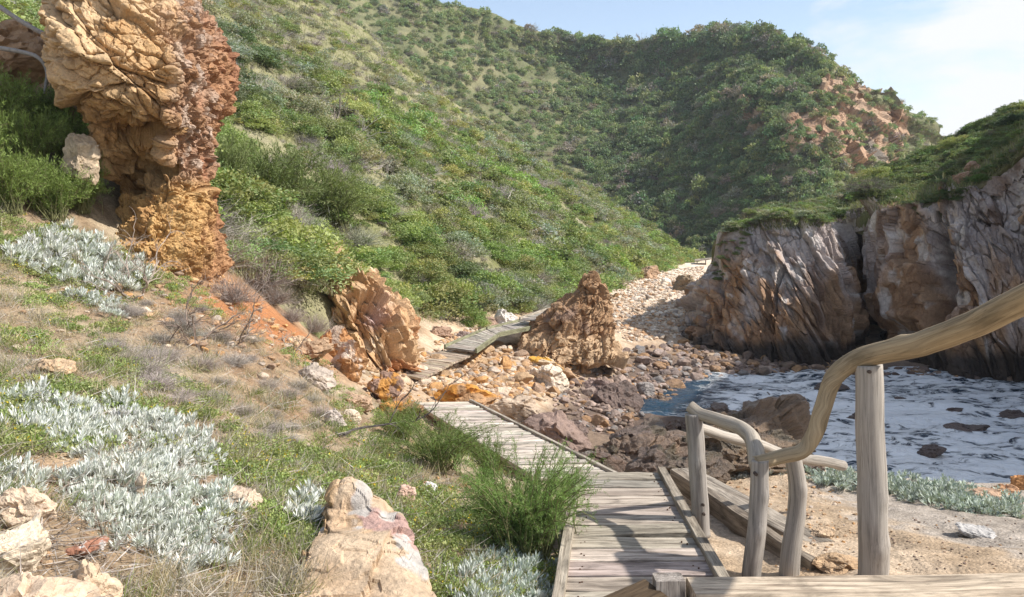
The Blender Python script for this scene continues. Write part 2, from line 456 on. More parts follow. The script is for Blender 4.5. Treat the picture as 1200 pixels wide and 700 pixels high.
def zone_colour(V):
    """what the ground is made of (soil, litter, gravel, slate), by place"""
    x, y, z = V[:, 0], V[:, 1], V[:, 2]
    p = np.stack([x, y, 0 * x], 1)
    n = fbm(p * .8, 4, 31); n2 = fbm(p * 2.5, 4, 32); n3 = fbm(p * 7, 3, 33)
    soil = mixc((.25, .18, .115), (.36, .29, .2), sstep(-.3, .4, n2))
    soil = mixc(soil, (.30, .15, .075), sstep(.1, .5, n) * .25)                       # red soil patches
    c = soil
    u, v = px(V)
    red = np.exp(-((x + 3.6) / .8) ** 2 - ((y - 12.6) / 2.2) ** 2)                    # bare red earth beside the rock pillar
    c = mixc(c, (.36, .16, .07), np.clip(red * 1.3 + n2 * .4, 0, 1) * (red > .1))
    shelf = np.where(y < 19, sstep(1.1, .3, x), 1)
    grav = mixc((.42, .30, .20), (.54, .42, .30), sstep(-.3, .3, n2))
    sunny = sstep(-2.9, -2.0, x) * sstep(12.0, 14.0, y) + sstep(26, 31, y)
    c = mixc(c, grav, np.clip(sunny * shelf, 0, 1))
    c = mixc(c, (.20, .145, .105), (1 - shelf) * sstep(11.2, 12.2, y))
    pale = sstep(36, 48, y)
    c = mixc(c, mixc((.62, .5, .38), (.70, .60, .49), sstep(-.2, .3, n2)), pale)
    dark = sstep(-3.9, -4.35, z) * sstep(33, 28, y)
    c = mixc(c, (.13, .095, .075), dark)
    rb = sstep(1.2, 1.7, x) * sstep(11.6, 10.6, y)                                    # sandy bank right of the steps
    sand = mixc((.37, .275, .185), (.46, .36, .26), sstep(-.3, .3, n2))
    slate = mixc((.28, .24, .20), (.38, .33, .28), sstep(-.3, .3, n3))
    sm = sstep(-.1, .18, n + .6 * sstep(2.9, 4.2, x) - .2 + .25 * n3)
    c = mixc(c, mixc(sand, slate, sm), rb)
    steps = sstep(-.3, .1, x) * sstep(1.8, 1.4, x) * sstep(11.5, 9, y)
    c = mixc(c, sand, steps * .7)
    return np.clip(c, .02, 1)

def build_ground():
    na, nr = 520, 560
    th = np.radians(np.linspace(-80, 80, na)); r = .35 * (330 / .35) ** (np.linspace(0, 1, nr))
    Rr, T = np.meshgrid(r, th, indexing='ij')
    x = (Rr * np.sin(T)).ravel(); y = (Rr * np.cos(T)).ravel() - .6
    z = ground_h(x, y)
    V = np.stack([x, y, z], 1)
    mb = MB(); mb.add(V, grid_quads(nr, na)[:, ::-1], None, zone_colour(V))
    o = mb.build('ground', M_GROUND, smooth=True); tag(o, kind='structure'); return o
ground = build_ground()

def hill_colour(V):
    p = V * .35
    n = fbm(p, 4, 41); n2 = fbm(V * 1.6, 3, 42)
    c = mixc((.17, .175, .075), (.27, .25, .15), sstep(-.3, .4, n2))
    return mixc(c, (.30, .27, .19), sstep(.1, .6, n))
def build_hill():
    ny, ns = 330, 260
    yy = 8.5 * (150 / 8.5) ** np.linspace(0, 1, ny)
    ss = -.6 + 95 * np.linspace(0, 1, ns) ** 1.7
    Y, S = np.meshgrid(yy, ss, indexing='ij')
    y = Y.ravel(); x = np.interp(y, FT[:, 0], FT[:, 1]) - S.ravel()
    z = hill_h(x, y) - sstep(.7, -.6, S.ravel()) * 1.6 - sstep(13.0, 9, y) * 5.0
    V = np.stack([x, y, z], 1)
    mb = MB(); mb.add(V, grid_quads(ny, ns)[:, ::-1], None, hill_colour(V))
    o = mb.build('hillside', M_GROUND, smooth=True); tag(o, kind='structure'); return o
hillside = build_hill()

# ---- far hills, behind the spur: gully in the middle, a darker shoulder that turns left, rock face
FU = np.array([100, 250, 400, 520, 640, 720, 800, 880, 950, 1010, 1060, 1110, 1180, 1300.])
ROWS = [  # (v or None for z=-4, Y)
    ([None] * 14, [90, 95, 100, 110, 116, 116, 112, 104, 98, 100, 108, 116, 122, 130]),
    ([150, 150, 165, 195, 225, 232, 225, 215, 205, 215, 225, 232, 240, 245], [105, 110, 118, 130, 140, 140, 132, 118, 110, 112, 122, 134, 140, 146]),
    ([20, 50, 90, 118, 138, 150, 140, 125, 140, 160, 180, 200, 220, 235], [135, 140, 146, 160, 176, 174, 158, 134, 120, 121, 135, 152, 155, 160]),
    ([-60, -35, 15, 50, 76, 92, 86, 75, 95, 128, 152, 178, 205, 225], [165, 170, 175, 185, 200, 196, 180, 160, 140, 136, 146, 162, 168, 170]),
    ([-120, -78, -12, 24, 55, 62, 61, 60, 82, 119, 146, 168, 198, 220], [200, 203, 205, 210, 214, 210, 200, 186, 165, 155, 158, 170, 178, 180]),
    ([None] * 14, [300] * 14)]
def far_pts():
    rows = []
    for vs, Ys in ROWS:
        r = []
        for u, v, Y in zip(FU, vs, Ys):
            if v is None: r.append(((u - 600) / F_PX * Y, Y, -4.0 if Y < 200 else 10.0))
            else: r.append(P(u, v, Y))
        rows.append(r)
    return np.array(rows)
def build_far():
    A = far_pts()
    cols = np.stack([catmull(A[:, k], 64) for k in range(A.shape[1])], 1)
    full = np.stack([catmull(cols[r], 40) for r in range(cols.shape[0])], 0)
    nr, nc = full.shape[:2]
    V = full.reshape(-1, 3)
    n = grid_normals(V, nr, nc)
    V = V + n * (2.2 * fbm(V * .05, 3, 51) + 1.3 * fbm(V * .15, 3, 52))[:, None] * sstep(95, 130, V[:, 1])[:, None]
    u, v = px(V)
    # bare orange rock on the shoulder
    m = np.exp(-((u - 968) / 52) ** 2 - ((v - 150) / 62) ** 2) + .9 * np.exp(-((u - 1020) / 45) ** 2 - ((v - 155) / 30) ** 2) + .55 * np.exp(-((u - 880) / 35) ** 2 - ((v - 130) / 40) ** 2)
    m = np.clip(m * 1.5 + .9 * fbm(V * .12, 4, 53) - .35, 0, 1) * (v < 235)
    F1, E1, h1, h2 = facet(V * np.array([.22, .22, .1]) + .4 * fbm(V * .3, 2, 57)[:, None], 55, tilt=.8)
    F2, E2, k1, k2 = facet(V * np.array([.6, .6, .32]) + .4 * fbm(V * .3, 2, 57)[:, None], 56, tilt=.8)
    V = V + n * ((2.6 * F1 + 1.3 * F2 + 1.2 * fbm(V * np.array([.3, .3, .1]), 4, 59)) * np.clip(m * 2, 0, 1))[:, None]
    rc = mixc((.30, .175, .105), (.44, .305, .205), h2)
    rc = mixc(rc, (.2, .17, .14), sstep(.1, .5, fbm(V * .2, 3, 58)))
    c = mixc(mixc((.13, .14, .065), (.2, .19, .1), sstep(-.3, .4, fbm(V * .2, 3, 54))), rc, sstep(.25, .5, m))
    mb = MB(); mb.add(V, grid_quads(nr, nc), None, c)
    o = mb.build('hills', M_FARROCK); tag(o, kind='structure')
    return o, V, n, m, nr, nc
hills, FV, FN, FROCK, FNR, FNC = build_far()

# ---- sea
def build_sea():
    m, nt, out = new_mat('sea_water')
    b = N(nt, 'ShaderNodeBsdfPrincipled', i_Roughness=.08, i_IOR=1.33)
    geo = N(nt, 'ShaderNodeNewGeometry')
    w = N(nt, 'ShaderNodeTexNoise', i_Scale=.55, i_Detail=4.0); nt.links.new(geo.outputs['Position'], w.inputs['Vector'])
    mp = N(nt, 'ShaderNodeMapping'); mp.inputs['Scale'].default_value = (.8, 1.5, 1); mp.inputs['Rotation'].default_value = (0, 0, .35)
    wv = mixrgb(nt, 'ADD', 1.0, geo.outputs['Position'], mixrgb(nt, 'MULTIPLY', 1.0, w.outputs['Color'], (2.4, 2.4, 0.)))
    nt.links.new(wv, mp.inputs[0])
    n1 = N(nt, 'ShaderNodeTexNoise', i_Scale=.9, i_Detail=10.0, i_Roughness=.62, i_Distortion=1.0)
    v1 = N(nt, 'ShaderNodeTexVoronoi', i_Scale=1.7, feature='DISTANCE_TO_EDGE')
    v2 = N(nt, 'ShaderNodeTexVoronoi', i_Scale=5.0, feature='DISTANCE_TO_EDGE')
    n3 = N(nt, 'ShaderNodeTexNoise', i_Scale=9.0, i_Detail=6.0, i_Roughness=.7)
    for x in (n1, v1, v2, n3): nt.links.new(mp.outputs[0], x.inputs['Vector'])
    at = N(nt, 'ShaderNodeAttribute', attribute_name='Col')     # r: how foamy the place is
    veins = ramp(nt, v1.outputs['Distance'], [(.0, 1.0), (.16, .25), (.4, 0.)])
    veins2 = ramp(nt, v2.outputs['Distance'], [(.0, .8), (.12, .15), (.3, 0.)])
    patch = ramp(nt, n1.outputs['Fac'], [(.44, 0.), (.6, 1.)])
    f = math_n(nt, 'ADD', math_n(nt, 'MULTIPLY', veins, .55), math_n(nt, 'MULTIPLY', veins2, .35))
    f = math_n(nt, 'ADD', f, math_n(nt, 'MULTIPLY', patch, .75))
    f = math_n(nt, 'MULTIPLY', f, ramp(nt, n3.outputs['Fac'], [(.3, .45), (.6, 1.1)]))
    f = math_n(nt, 'MULTIPLY', f, N_sep(nt, at.outputs['Color']))
    f = ramp(nt, f, [(.2, 0.), (.66, 1.)])
    c = mixrgb(nt, 'MIX', f, (.018, .05, .085), (.84, .86, .86))
    nt.links.new(c, b.inputs['Base Color'])
    r = math_n(nt, 'ADD', math_n(nt, 'MULTIPLY', f, .6), .1); nt.links.new(r, b.inputs['Roughness'])
    n4 = N(nt, 'ShaderNodeTexNoise', i_Scale=3.2, i_Detail=5.0, i_Roughness=.6); nt.links.new(mp.outputs[0], n4.inputs['Vector'])
    h = math_n(nt, 'ADD', n4.outputs['Fac'], math_n(nt, 'MULTIPLY', f, .25))
    bp = N(nt, 'ShaderNodeBump', i_Strength=.9, i_Distance=.2)
    nt.links.new(h, bp.inputs['Height']); nt.links.new(bp.outputs[0], b.inputs['Normal'])
    nt.links.new(b.outputs[0], out.inputs[0])
    nx, ny = 300, 260
    X, Y = np.meshgrid(np.linspace(-2, 45, nx), np.linspace(9, 46, ny))
    x, y = X.ravel(), Y.ravel(); p = np.stack([x, y, 0 * x], 1)
    z = -4.8 + .17 * fbm(p * np.array([.5, .9, 1]), 3, 61) + .05 * fbm(p * 1.8, 3, 62)
    foam = np.clip(sstep(3.4, 6.2, x + (y - 16) * -.12) * 1.45 + .5 * fbm(p * .25, 2, 63) + .12, .08, 1.8)
    foam = np.where(y > 25, foam * .6, foam)
    mb = MB(); mb.add(np.stack([x, y, z], 1), grid_quads(ny, nx), None, np.stack([foam] * 3, 1))
    o = mb.build('sea', m, smooth=True); tag(o, kind='structure'); return o
sea = build_sea()

# ---- headland: the two rock masses across the cove and the green top behind them
def stain(c, V, n, col, lo, hi, seed, sc=.6):
    return mixc(c, col, sstep(lo, hi, fbm(V * sc, 4, seed)))
def cliff_sheet(keys, nu, nz, seed, cavities=(), lean=.0, top_in=1.2):
    """keys: (u_base, Y_base, u_top, v_top, Y_top). A rock face from below the water to its top edge and over it."""
    B = np.array([P(k[0], 420, k[1]) for k in keys]); B[:, 2] = -5.6
    T = np.array([P(k[2], k[3], k[4]) for k in keys])
    B = catmull(B, nu // (len(keys) - 1)); T = catmull(T, nu // (len(keys) - 1))
    nu = len(B)
    t = np.linspace(0, 1, nz)[:, None, None]
    tt = t ** 1.0
    W = B[None] * (1 - tt) + T[None] * tt
    W[..., 1] -= (np.sin(t[..., 0] * math.pi) * .5)                     # belly
    # roll over the top, inland
    k = 26
    a = np.linspace(0, 1, k + 1)[1:, None, None]
    over = T[None] + a * np.array([0.0, top_in, -.1])[None, None] + np.array([0, 0, -1.0]) * (a ** 2) * 1.0
    V = np.concatenate([W, over]).reshape(-1, 3)
    nr = nz + k
    n = grid_normals(V, nr, nu)
    tilt = np.array([V[:, 0] + lean * V[:, 2] + .12 * V[:, 1], V[:, 1], V[:, 2]]).T
    w = .5 * np.stack([fbm(V * .7, 3, seed + 1), fbm(V * .7, 3, seed + 2), fbm(V * .7, 3, seed + 3)], 1)
    fall = np.ones(len(V)); fall[nz * nu:] = np.linspace(1, .1, k).repeat(nu)
    F1, E1, h1, h2 = facet((tilt + w * .6) * np.array([.75, .5, .09]), seed, tilt=1.2)
    F2, E2, k1, k2 = facet((tilt + w * .4) * np.array([2.0, 1.1, .2]), seed + 10, tilt=1.2)
    F3, E3, j1, j2 = facet((tilt + w * .3) * np.array([5.0, 3.0, .8]), seed + 20, tilt=1.1)
    d = .75 * F1 + .42 * F2 + .22 * F3
    d += .16 * fbm(tilt * np.array([4.5, 1.5, .18]), 4, seed + 40) + .10 * fbm(tilt * np.array([1.6, .6, .07]), 3, seed + 41)
    d -= .20 * np.exp(-E1 / .02) + .06 * np.exp(-E2 / .03) + .02 * np.exp(-E3 / .05)
    d += .28 * fbm(V * .6, 4, seed + 20) + .10 * fbm(tilt * np.array([3.5, 3, 1.2]), 4, seed + 21)
    u, v = px(V)
    for (cu, cv, su, sv, dep) in cavities:
        wob = 10 * fbm(V * .8, 3, seed + 25)
        d -= dep * np.exp(-np.abs((u + wob - cu) / su) ** 3 - np.abs((v - cv) / sv) ** 4)
    colj = np.tile(np.arange(nu) / nu, nr); hz_ = np.repeat(np.arange(nr), nu) / nz
    d = d * (1 - (1 - sstep(.36, .55, colj) * (nu < 700) - (nu >= 700)) * sstep(.55, .92, hz_) * .9)      # the worn end of the edge
    V = V + n * (d * fall)[:, None]
    # colours: grey-mauve weathered faces, rust below and along joints, pale streaks, dark splash zone
    grey = mixc((.35, .29, .265), (.54, .475, .445), sstep(-.35, .35, fbm(tilt * np.array([3.2, 1.5, .25]), 4, seed + 42) + .5 * (k2 - .5)))
    rust = mixc((.30, .175, .10), (.43, .275, .165), j2)
    nn = fbm(V * np.array([.55, .5, .22]), 4, seed + 30)
    lowm = sstep(.8, -3.2, V[:, 2]) * .30
    c = mixc(grey, rust, sstep(-.12, .22, nn + lowm - .13 + .3 * (h2 - .5)))
    pale = fbm(tilt * np.array([2.2, 2, .7]), 4, seed + 31)
    c = mixc(c, (.60, .55, .51), sstep(.2, .4, pale) * .8 * sstep(1.2, -.2, V[:, 2] + np.where(V[:, 0] < 10.5, 1.2, -9)))
    c = mixc(c, (.17, .10, .06), sstep(.16, .42, fbm(tilt * np.array([1.4, 1.2, .35]), 4, seed + 33)) * .7)
    wl = V[:, 2] + .5 * fbm(V * .8, 3, seed + 32)
    c = mixc(c, (.065, .05, .04), sstep(-3.6, -4.3, wl))
    mb = MB(); mb.add(V, grid_quads(nr, nu), None, np.clip(c, .02, 1))
    return mb

KL = [(792, 40.0, 884, 274, 39.0), (783, 36.4, 858, 276, 36.4), (786, 34.2, 842, 282, 34.8), (816, 32.2, 852, 266, 33.6), (890, 30.6, 900, 256, 32.8), (940, 30.0, 936, 260, 32.0), (978, 30.4, 962, 268, 32.2), (990, 32.6, 975, 276, 33.6), (994, 36, 980, 280, 36.0), (996, 40, 982, 284, 39.0)]
left_cliff = cliff_sheet(KL, 560, 250, 70, [(838, 345, 7, 50, .5), (905, 350, 6, 60, .4)], lean=.34).build('sea_cliff', M_CLIFF)
tag(left_cliff, 'rounded stack of ridged grey and rust rock left of the dark narrow cleft', 'cliff')
KR = [(960, 42.0, 960, 268, 41), (985, 39.6, 975, 262, 39.0), (1004, 38.0, 990, 255, 37.6), (1026, 35.6, 1012, 243, 36.0), (1056, 31.2, 1050, 233, 32.4), (1120, 28.4, 1112, 224, 30.6), (1160, 27.8, 1160, 200, 29.8), (1200, 27.4, 1200, 172, 29.2), (1262, 25.6, 1270, 110, 27.4), (1330, 22.4, 1360, 10, 24.0), (1420, 18.8, 1470, -110, 20.0), (1560, 15.4, 1640, -260, 16.4), (1800, 12.8, 1900, -420, 13.6), (2200, 12.2, 2300, -420, 13.2)]
right_cliff = cliff_sheet(KR, 1000, 260, 90, [(1098, 330, 13, 62, 2.6), (1000, 350, 14, 70, 1.8), (1010, 395, 22, 30, 1.2), (1060, 400, 14, 22, .7)], lean=.2).build('sea_cliff', M_CLIFF)
tag(right_cliff, 'tall jointed rock wall with a black cave slot, above the foaming water', 'cliff')

def build_headland():
    # from just inside the cliff edge up to the skyline and down behind
    E = [P(a[2], a[3], a[4]) + np.array([0, .9, -.35]) for a in KL[1:7]] + [P(a[2], a[3], a[4]) + np.array([0, .9, -.3]) for a in KR[2:14]]
    E = np.array(E)
    S = [(872, 264, 38.5), (878, 258, 39), (890, 254, 40), (905, 247, 44), (940, 243, 45), (965, 238, 46), (985, 224, 47), (1020, 212, 48), (1060, 196, 48), (1105, 171, 48), (1150, 147, 47), (1200, 126, 46), (1265, 85, 44), (1340, 0, 40), (1440, -90, 37), (1600, -220, 33), (1850, -380, 29), (2200, -420, 27)]
    S = np.array([P(*a) for a in S])
    Bk = S + np.array([4, 25, 0]); Bk[:, 2] = -6
    rows = [E + np.array([0, 0, -.9]), E, E * .66 + S * .34 + np.array([0, 0, -.1]), E * .33 + S * .67 + np.array([0, 0, .05]), S, S * .6 + Bk * .4, Bk]
    A = np.array(rows)
    cols = np.stack([catmull(A[:, k], 22) for k in range(A.shape[1])], 1)
    full = np.stack([catmull(cols[r], 18) for r in range(cols.shape[0])], 0)
    nr, nc = full.shape[:2]; V = full.reshape(-1, 3)
    V[:, 2] += .25 * fbm(V * .5, 3, 95)
    c = mixc((.13, .14, .06), (.19, .165, .10), sstep(-.3, .4, fbm(V * .8, 3, 96)))
    mb = MB(); mb.add(V, grid_quads(nr, nc), None, c)
    o = mb.build('headland', M_GROUND, smooth=True); tag(o, kind='structure')
    return o, full
headland, HEADG = build_headland()

def bvh_of(*objs):
    vs, fs, off = [], [], 0
    for o in objs:
        me = o.data; n = len(me.vertices)
        co = np.empty(n * 3, np.float32); me.vertices.foreach_get('co', co)
        vs += [tuple(a) for a in co.reshape(-1, 3)]
        li = np.empty(len(me.loops), np.int32); me.loops.foreach_get('vertex_index', li)
        fs += [tuple(a) for a in (li.reshape(-1, 4) + off)]
        off += n
    return BVHTree.FromPolygons(vs, fs)
TERRAIN = bvh_of(ground, hillside, headland)
def hit(u, v):
    d = Vector(ray(u, v)).normalized()
    h = TERRAIN.ray_cast(Vector((0, 0, 0)), d)
    return (np.array(h[0]), np.array(h[1])) if h[0] is not None else (None, None)
def drop(x, y):
    h = TERRAIN.ray_cast(Vector((x, y, 60)), Vector((0, 0, -1)))
    return np.array(h[0]) if h[0] is not None else np.array([x, y, ground_h(x, y)[0]])
# ================================================================== ROCKS
def ico(sub):
    bm = bmesh.new(); bmesh.ops.create_icosphere(bm, subdivisions=sub, radius=1)
    V = np.array([v.co[:] for v in bm.verts]); T = np.array([[v.index for v in f.verts] for f in bm.faces]); bm.free()
    return V, T
ICO = {k: ico(k) for k in (2, 3, 4, 5, 6)}
def rock_shape(seed, sub=4, scale=(1, 1, .7), planes=14, amp=.08, rough=.03, cut=(.5, .86)):
    r = np.random.default_rng(seed)
    V, T = ICO[sub]; V = V.copy()
    for k in range(planes):
        n = r.normal(size=3); n /= np.linalg.norm(n); dd = r.uniform(*cut)
        e = V @ n - dd
        V = V - np.where(e > 0, e, 0)[:, None] * n * .94
    nn = V / np.linalg.norm(V, axis=1, keepdims=True)
    V = V * (1 + amp * fbm(nn * 2.2 + seed, 3, seed % 97))[:, None]
    if sub >= 4: V = V * (1 + rough * fbm(nn * 9 + seed, 3, seed % 91))[:, None]
    return V * np.array(scale), T
def pebble_colour(n, r, kind):
    pal = {'sun': [(.46, .31, .18), (.44, .27, .14), (.42, .27, .16), (.52, .29, .12), (.6, .48, .36), (.34, .23, .155), (.45, .37, .3)],
           'beach': [(.62, .52, .41), (.58, .46, .34), (.5, .36, .25), (.68, .6, .5), (.40, .28, .19), (.48, .29, .16), (.45, .38, .32)],
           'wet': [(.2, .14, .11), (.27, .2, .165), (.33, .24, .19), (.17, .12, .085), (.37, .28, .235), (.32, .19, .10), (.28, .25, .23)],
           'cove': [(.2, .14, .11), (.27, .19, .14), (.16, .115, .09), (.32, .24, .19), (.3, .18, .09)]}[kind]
    pal = np.array(pal)
    c = pal[r.integers(0, len(pal), n)] * r.uniform(.8, 1.2, (n, 1))
    return c

# ---------- lofted custom rocks
def loft_rock(rows, nz, nth, fn, power=2.6, pre=None):
    """rows: (v, uL, uR, Yc, depth). fn(V, N, u, v) -> displacement, colours"""
    A = []
    for v, uL, uR, Yc, dp in rows:
        c = P((uL + uR) / 2, v, Yc); A.append((c[0], c[1], c[2], (uR - uL) / 2 / F_PX * Yc, dp))
    A = np.array(A)
    # close top and bottom
    A = catmull(A, max(2, nz // (len(A) - 1)))
    nz = len(A)
    th = np.linspace(0, 2 * math.pi, nth, endpoint=False)
    cs, sn = np.cos(th), np.sin(th)
    ex = 2.0 / power
    X = np.sign(cs) * np.abs(cs) ** ex; Yy = np.sign(sn) * np.abs(sn) ** ex
    V = np.stack([A[:, 0:1] + A[:, 3:4] * X[None], A[:, 1:2] + A[:, 4:5] * Yy[None], A[:, 2:3] + 0 * X[None]], -1)
    # caps: shrink rings
    def cap(ring, cz, k=14, up=.12):
        cc = ring.mean(0); out = []
        for j in range(1, k + 1):
            f = j / k; out.append(cc + (ring - cc) * (1 - f * .98) + np.array([0, 0, cz * up * math.sqrt(1 - (1 - f) ** 2)]))
        return out
    top = cap(V[0], 1); bot = cap(V[-1], -1, 4)
    V = np.concatenate([np.array(top[::-1]), V, np.array(bot)])
    nr = len(V); V = V.reshape(-1, 3)
    n = grid_normals(V, nr, nth, True)
    cen = V.reshape(nr, nth, 3).mean(1).repeat(nth, 0)
    flip = np.sign(((V - cen) * n).sum(1).mean()); n = n * flip
    u, v = px(V)
    if pre is not None:
        V = V + pre(V, n, u, v); n = grid_normals(V, nr, nth, True) * flip
    d, c = fn(V, n, u, v)
    V = V + (n * d[:, None] if d.ndim == 1 else d)
    q = grid_quads(nr, nth, True)
    if flip < 0: q = q[:, ::-1]
    mb = MB(); mb.add(V, q, None, np.clip(c, .02, 1))
    return mb

def pre_pillar(V, n, u, v):
    D = np.zeros_like(V)
    wob = 16 * fbm(V * 1.2, 3, 111)
    hol = np.exp(-np.abs((u + wob - 152) / 40) ** 3 - np.abs((v + wob - 188) / 44) ** 4)
    hol2 = np.exp(-((u + wob - 128) / 26) ** 2 - ((v - 235) / 38) ** 2)
    ledge = np.exp(-((u - 205) / 50) ** 2 - ((v + wob * .5 - 200) / 10) ** 2)
    front = sstep(.2, -.5, n[:, 1])
    butt = np.exp(-((u - 228) / 32) ** 2) * sstep(30, 80, v) * sstep(215, 175, v)
    lip = np.exp(-((u - 115) / 60) ** 2 - ((v - 60) / 60) ** 2)
    D[:, 1] = front * (.75 * hol + .45 * hol2 + .3 * ledge - .42 * butt - .32 * lip)
    return D
def fn_pillar(V, n, u, v):
    w = .12 * np.stack([fbm(V * 1.4, 3, 101), fbm(V * 1.4, 3, 102), fbm(V * 1.4, 3, 103)], 1)
    bed = V.copy(); bed[:, 2] = V[:, 2] + .45 * V[:, 0]               # bedding dips to the right
    F1, E1, h1, h2 = facet((bed + w) * np.array([.95, 1.1, 1.9]), 104, tilt=.8)   # sandstone slabs
    F2, E2, k1, k2 = facet((bed + w * .6) * np.array([2.5, 2.8, 4.4]), 105, tilt=.7)
    F3, E3, l1, l2 = facet((bed + w * .6) * np.array([6.5, 7.0, 10.]), 106, tilt=.7)
    cong = sstep(180, 212, u + 40 * fbm(V * 1.5, 4, 106)) * sstep(225, 200, v)   # conglomerate buttress on the right
    G1, e1, j1, j2 = facet(V * 7.5 + w * 5, 107, tilt=.8)
    H1, e2, i1, i2 = facet(V * 18 + w * 5, 127, tilt=.8)
    slab = .32 * F1 + .17 * F2 + .07 * F3 - .16 * np.exp(-E1 / .035) - .07 * np.exp(-E2 / .05) - .025 * np.exp(-E3 / .06)
    cob = .11 * G1 + .05 * H1 + .18 * fbm(V * 3, 4, 119) - .05 * np.exp(-e1 / .05)
    low = sstep(205, 235, v)
    soft = .22 * fbm(V * 2.2, 5, 108) + .07 * G1 + .03 * H1 + .03 * F3 + .08 * fbm(V * 7, 4, 128)
    d = slab * (1 - cong) + cob * cong
    d = d * (1 - low * .75) + soft * low
    d += .24 * fbm(V * .9, 3, 109) + .05 * fbm(V * 9, 4, 110)
    D = n * d[:, None]
    cream = mixc((.49, .325, .175), (.59, .43, .26), h2)
    cream = mixc(cream, (.45, .27, .12), sstep(.0, .4, fbm(V * 1.6, 4, 112)) * .8)
    ochre = mixc((.33, .195, .085), (.44, .29, .145), sstep(-.3, .3, fbm(V * 3, 4, 113)))
    cg = mixc((.30, .165, .085), (.40, .26, .18), j2)
    cg = mixc(cg, (.44, .36, .30), (j1 > .8) * .6)
    red = mixc((.37, .20, .105), (.30, .145, .08), sstep(-.2, .3, fbm(V * 2.5, 3, 114)))
    c = mixc(cream, ochre, sstep(95, 150, v + 25 * fbm(V * 1.3, 3, 115)))
    c = mixc(c, cg, cong)
    c = mixc(c, red, sstep(236, 262, u + 34 * fbm(V * 2.2, 4, 116)) * sstep(235, 200, v))
    c = mixc(c, mixc((.48, .30, .125), (.37, .21, .085), sstep(-.2, .2, fbm(V * 4, 3, 117))), low)
    c = mixc(c, red, low * .8 * sstep(225, 255, u + 34 * fbm(V * 2.6, 4, 118)))
    return D, c
pillar = loft_rock([(-120, 119, 183, 12.90, 0.86), (-60, 100, 203, 12.80, 1.08), (0, 86, 216, 12.70, 1.24), (28, 88, 234, 12.60, 1.30), (60, 96, 246, 12.50, 1.30), (105, 108, 247, 12.40, 1.30), (145, 122, 241, 12.40, 1.24),
                    (180, 132, 228, 12.40, 1.19), (205, 129, 237, 12.50, 1.03), (240, 139, 238, 12.50, 0.97), (280, 137, 243, 12.40, 1.03), (320, 121, 246, 12.30, 1.13), (360, 111, 255, 12.20, 1.19), (400, 109, 268, 12.10, 1.08)],
                   560, 820, fn_pillar, pre=pre_pillar).build('rock_pillar', M_ROCK)
tag(pillar, 'tall overhanging ochre and cream rock pillar with a hollow face at the upper left', 'rock')

def fn_outcrop(V, n, u, v):
    w = .15 * np.stack([fbm(V * 1.2, 3, 121), fbm(V * 1.2, 3, 122), fbm(V * 1.2, 3, 123)], 1)
    t = V.copy(); t[:, 0] = V[:, 0] + .55 * V[:, 2]
    F1, E1, h1, h2 = facet((t + w * .7) * np.array([1.9, 1.2, .6]), 124, tilt=1.3)
    F2, E2, k1, k2 = facet((t + w * .5) * np.array([4.6, 3.2, 1.9]), 125, tilt=1.3)
    F3, E3, l1, l2 = facet((t + w * .5) * np.array([11, 8, 5.]), 126, tilt=1.3)
    d = .40 * F1 + .26 * F2 + .11 * F3 - .08 * np.exp(-E1 / .02) - .03 * np.exp(-E2 / .05) + .16 * fbm(V * 1.5, 3, 126) + .02 * fbm(V * 8, 3, 127)
    c = mixc((.46, .27, .13), (.58, .41, .25), h2)
    c = mixc(c, (.40, .17, .07), sstep(.05, .4, fbm(V * 1.3, 4, 128)) * .9)
    c = mixc(c, (.62, .50, .36), sstep(.1, .4, fbm(V * 2.2, 3, 129)) * .7)
    c = mixc(c, (.42, .30, .28), np.exp(-((u - 440) / 15) ** 2 - ((v - 372) / 14) ** 2))
    return d, c
outcrop = loft_rock([(294, 351, 376, 19.00, 0.32), (301, 349, 396, 18.90, 0.65), (315, 355, 420, 18.70, 0.97), (337, 365, 444, 18.40, 1.13), (367, 375, 470, 18.10, 1.24), (395, 381, 480, 18.00, 1.19), (419, 387, 486, 18.00, 1.19), (447, 389, 480, 18.00, 1.08)],
                    300, 460, fn_outcrop).build('rock_outcrop', M_ROCK)
tag(outcrop, 'orange tan outcrop of steep splintered slabs on the slope left of the boardwalk', 'rock')

def fn_pinn(V, n, u, v):
    w = .12 * np.stack([fbm(V * 1.4, 3, 131), fbm(V * 1.4, 3, 132), fbm(V * 1.4, 3, 133)], 1)
    t = V.copy(); t[:, 0] = V[:, 0] - .5 * V[:, 2]
    F1, E1, h1, h2 = facet((t + w) * np.array([1.9, 1.4, .9]), 134, tilt=1.2)
    F2, E2, k1, k2 = facet((t + w) * np.array([4.5, 4, 3.]), 135, tilt=1.3)
    F3, E3, l1, l2 = facet((t + w) * np.array([10, 9, 8.]), 136, tilt=1.3)
    d = .2 * F1 + .12 * F2 + .06 * F3 - .05 * np.exp(-E1 / .04) - .03 * np.exp(-E2 / .05) + .07 * fbm(V * 1.6, 4, 136) + .02 * fbm(V * 8, 3, 137)
    c = mixc((.29, .17, .09), (.40, .255, .145), h2)
    c = mixc(c, (.27, .18, .13), sstep(.0, .35, fbm(V * 1.4, 3, 138)) * sstep(345, 365, v))
    c = mixc(c, (.52, .37, .23), sstep(388, 398, v + 6 * fbm(V * 3, 2, 139)) * .8)
    return d, c
pinnacle = loft_rock([(328, 685, 696, 24.9, .3), (333, 681, 703, 24.9, .45), (341, 676, 707, 24.8, .6), (350, 664, 711, 24.8, .75), (360, 650, 714, 24.7, .9), (374, 633, 716, 24.6, 1.0), (388, 618, 719, 24.5, 1.05), (400, 609, 722, 24.4, 1.1), (420, 602, 730, 24.3, 1.1)],
                     260, 360, fn_pinn).build('rock_pinnacle', M_ROCK)
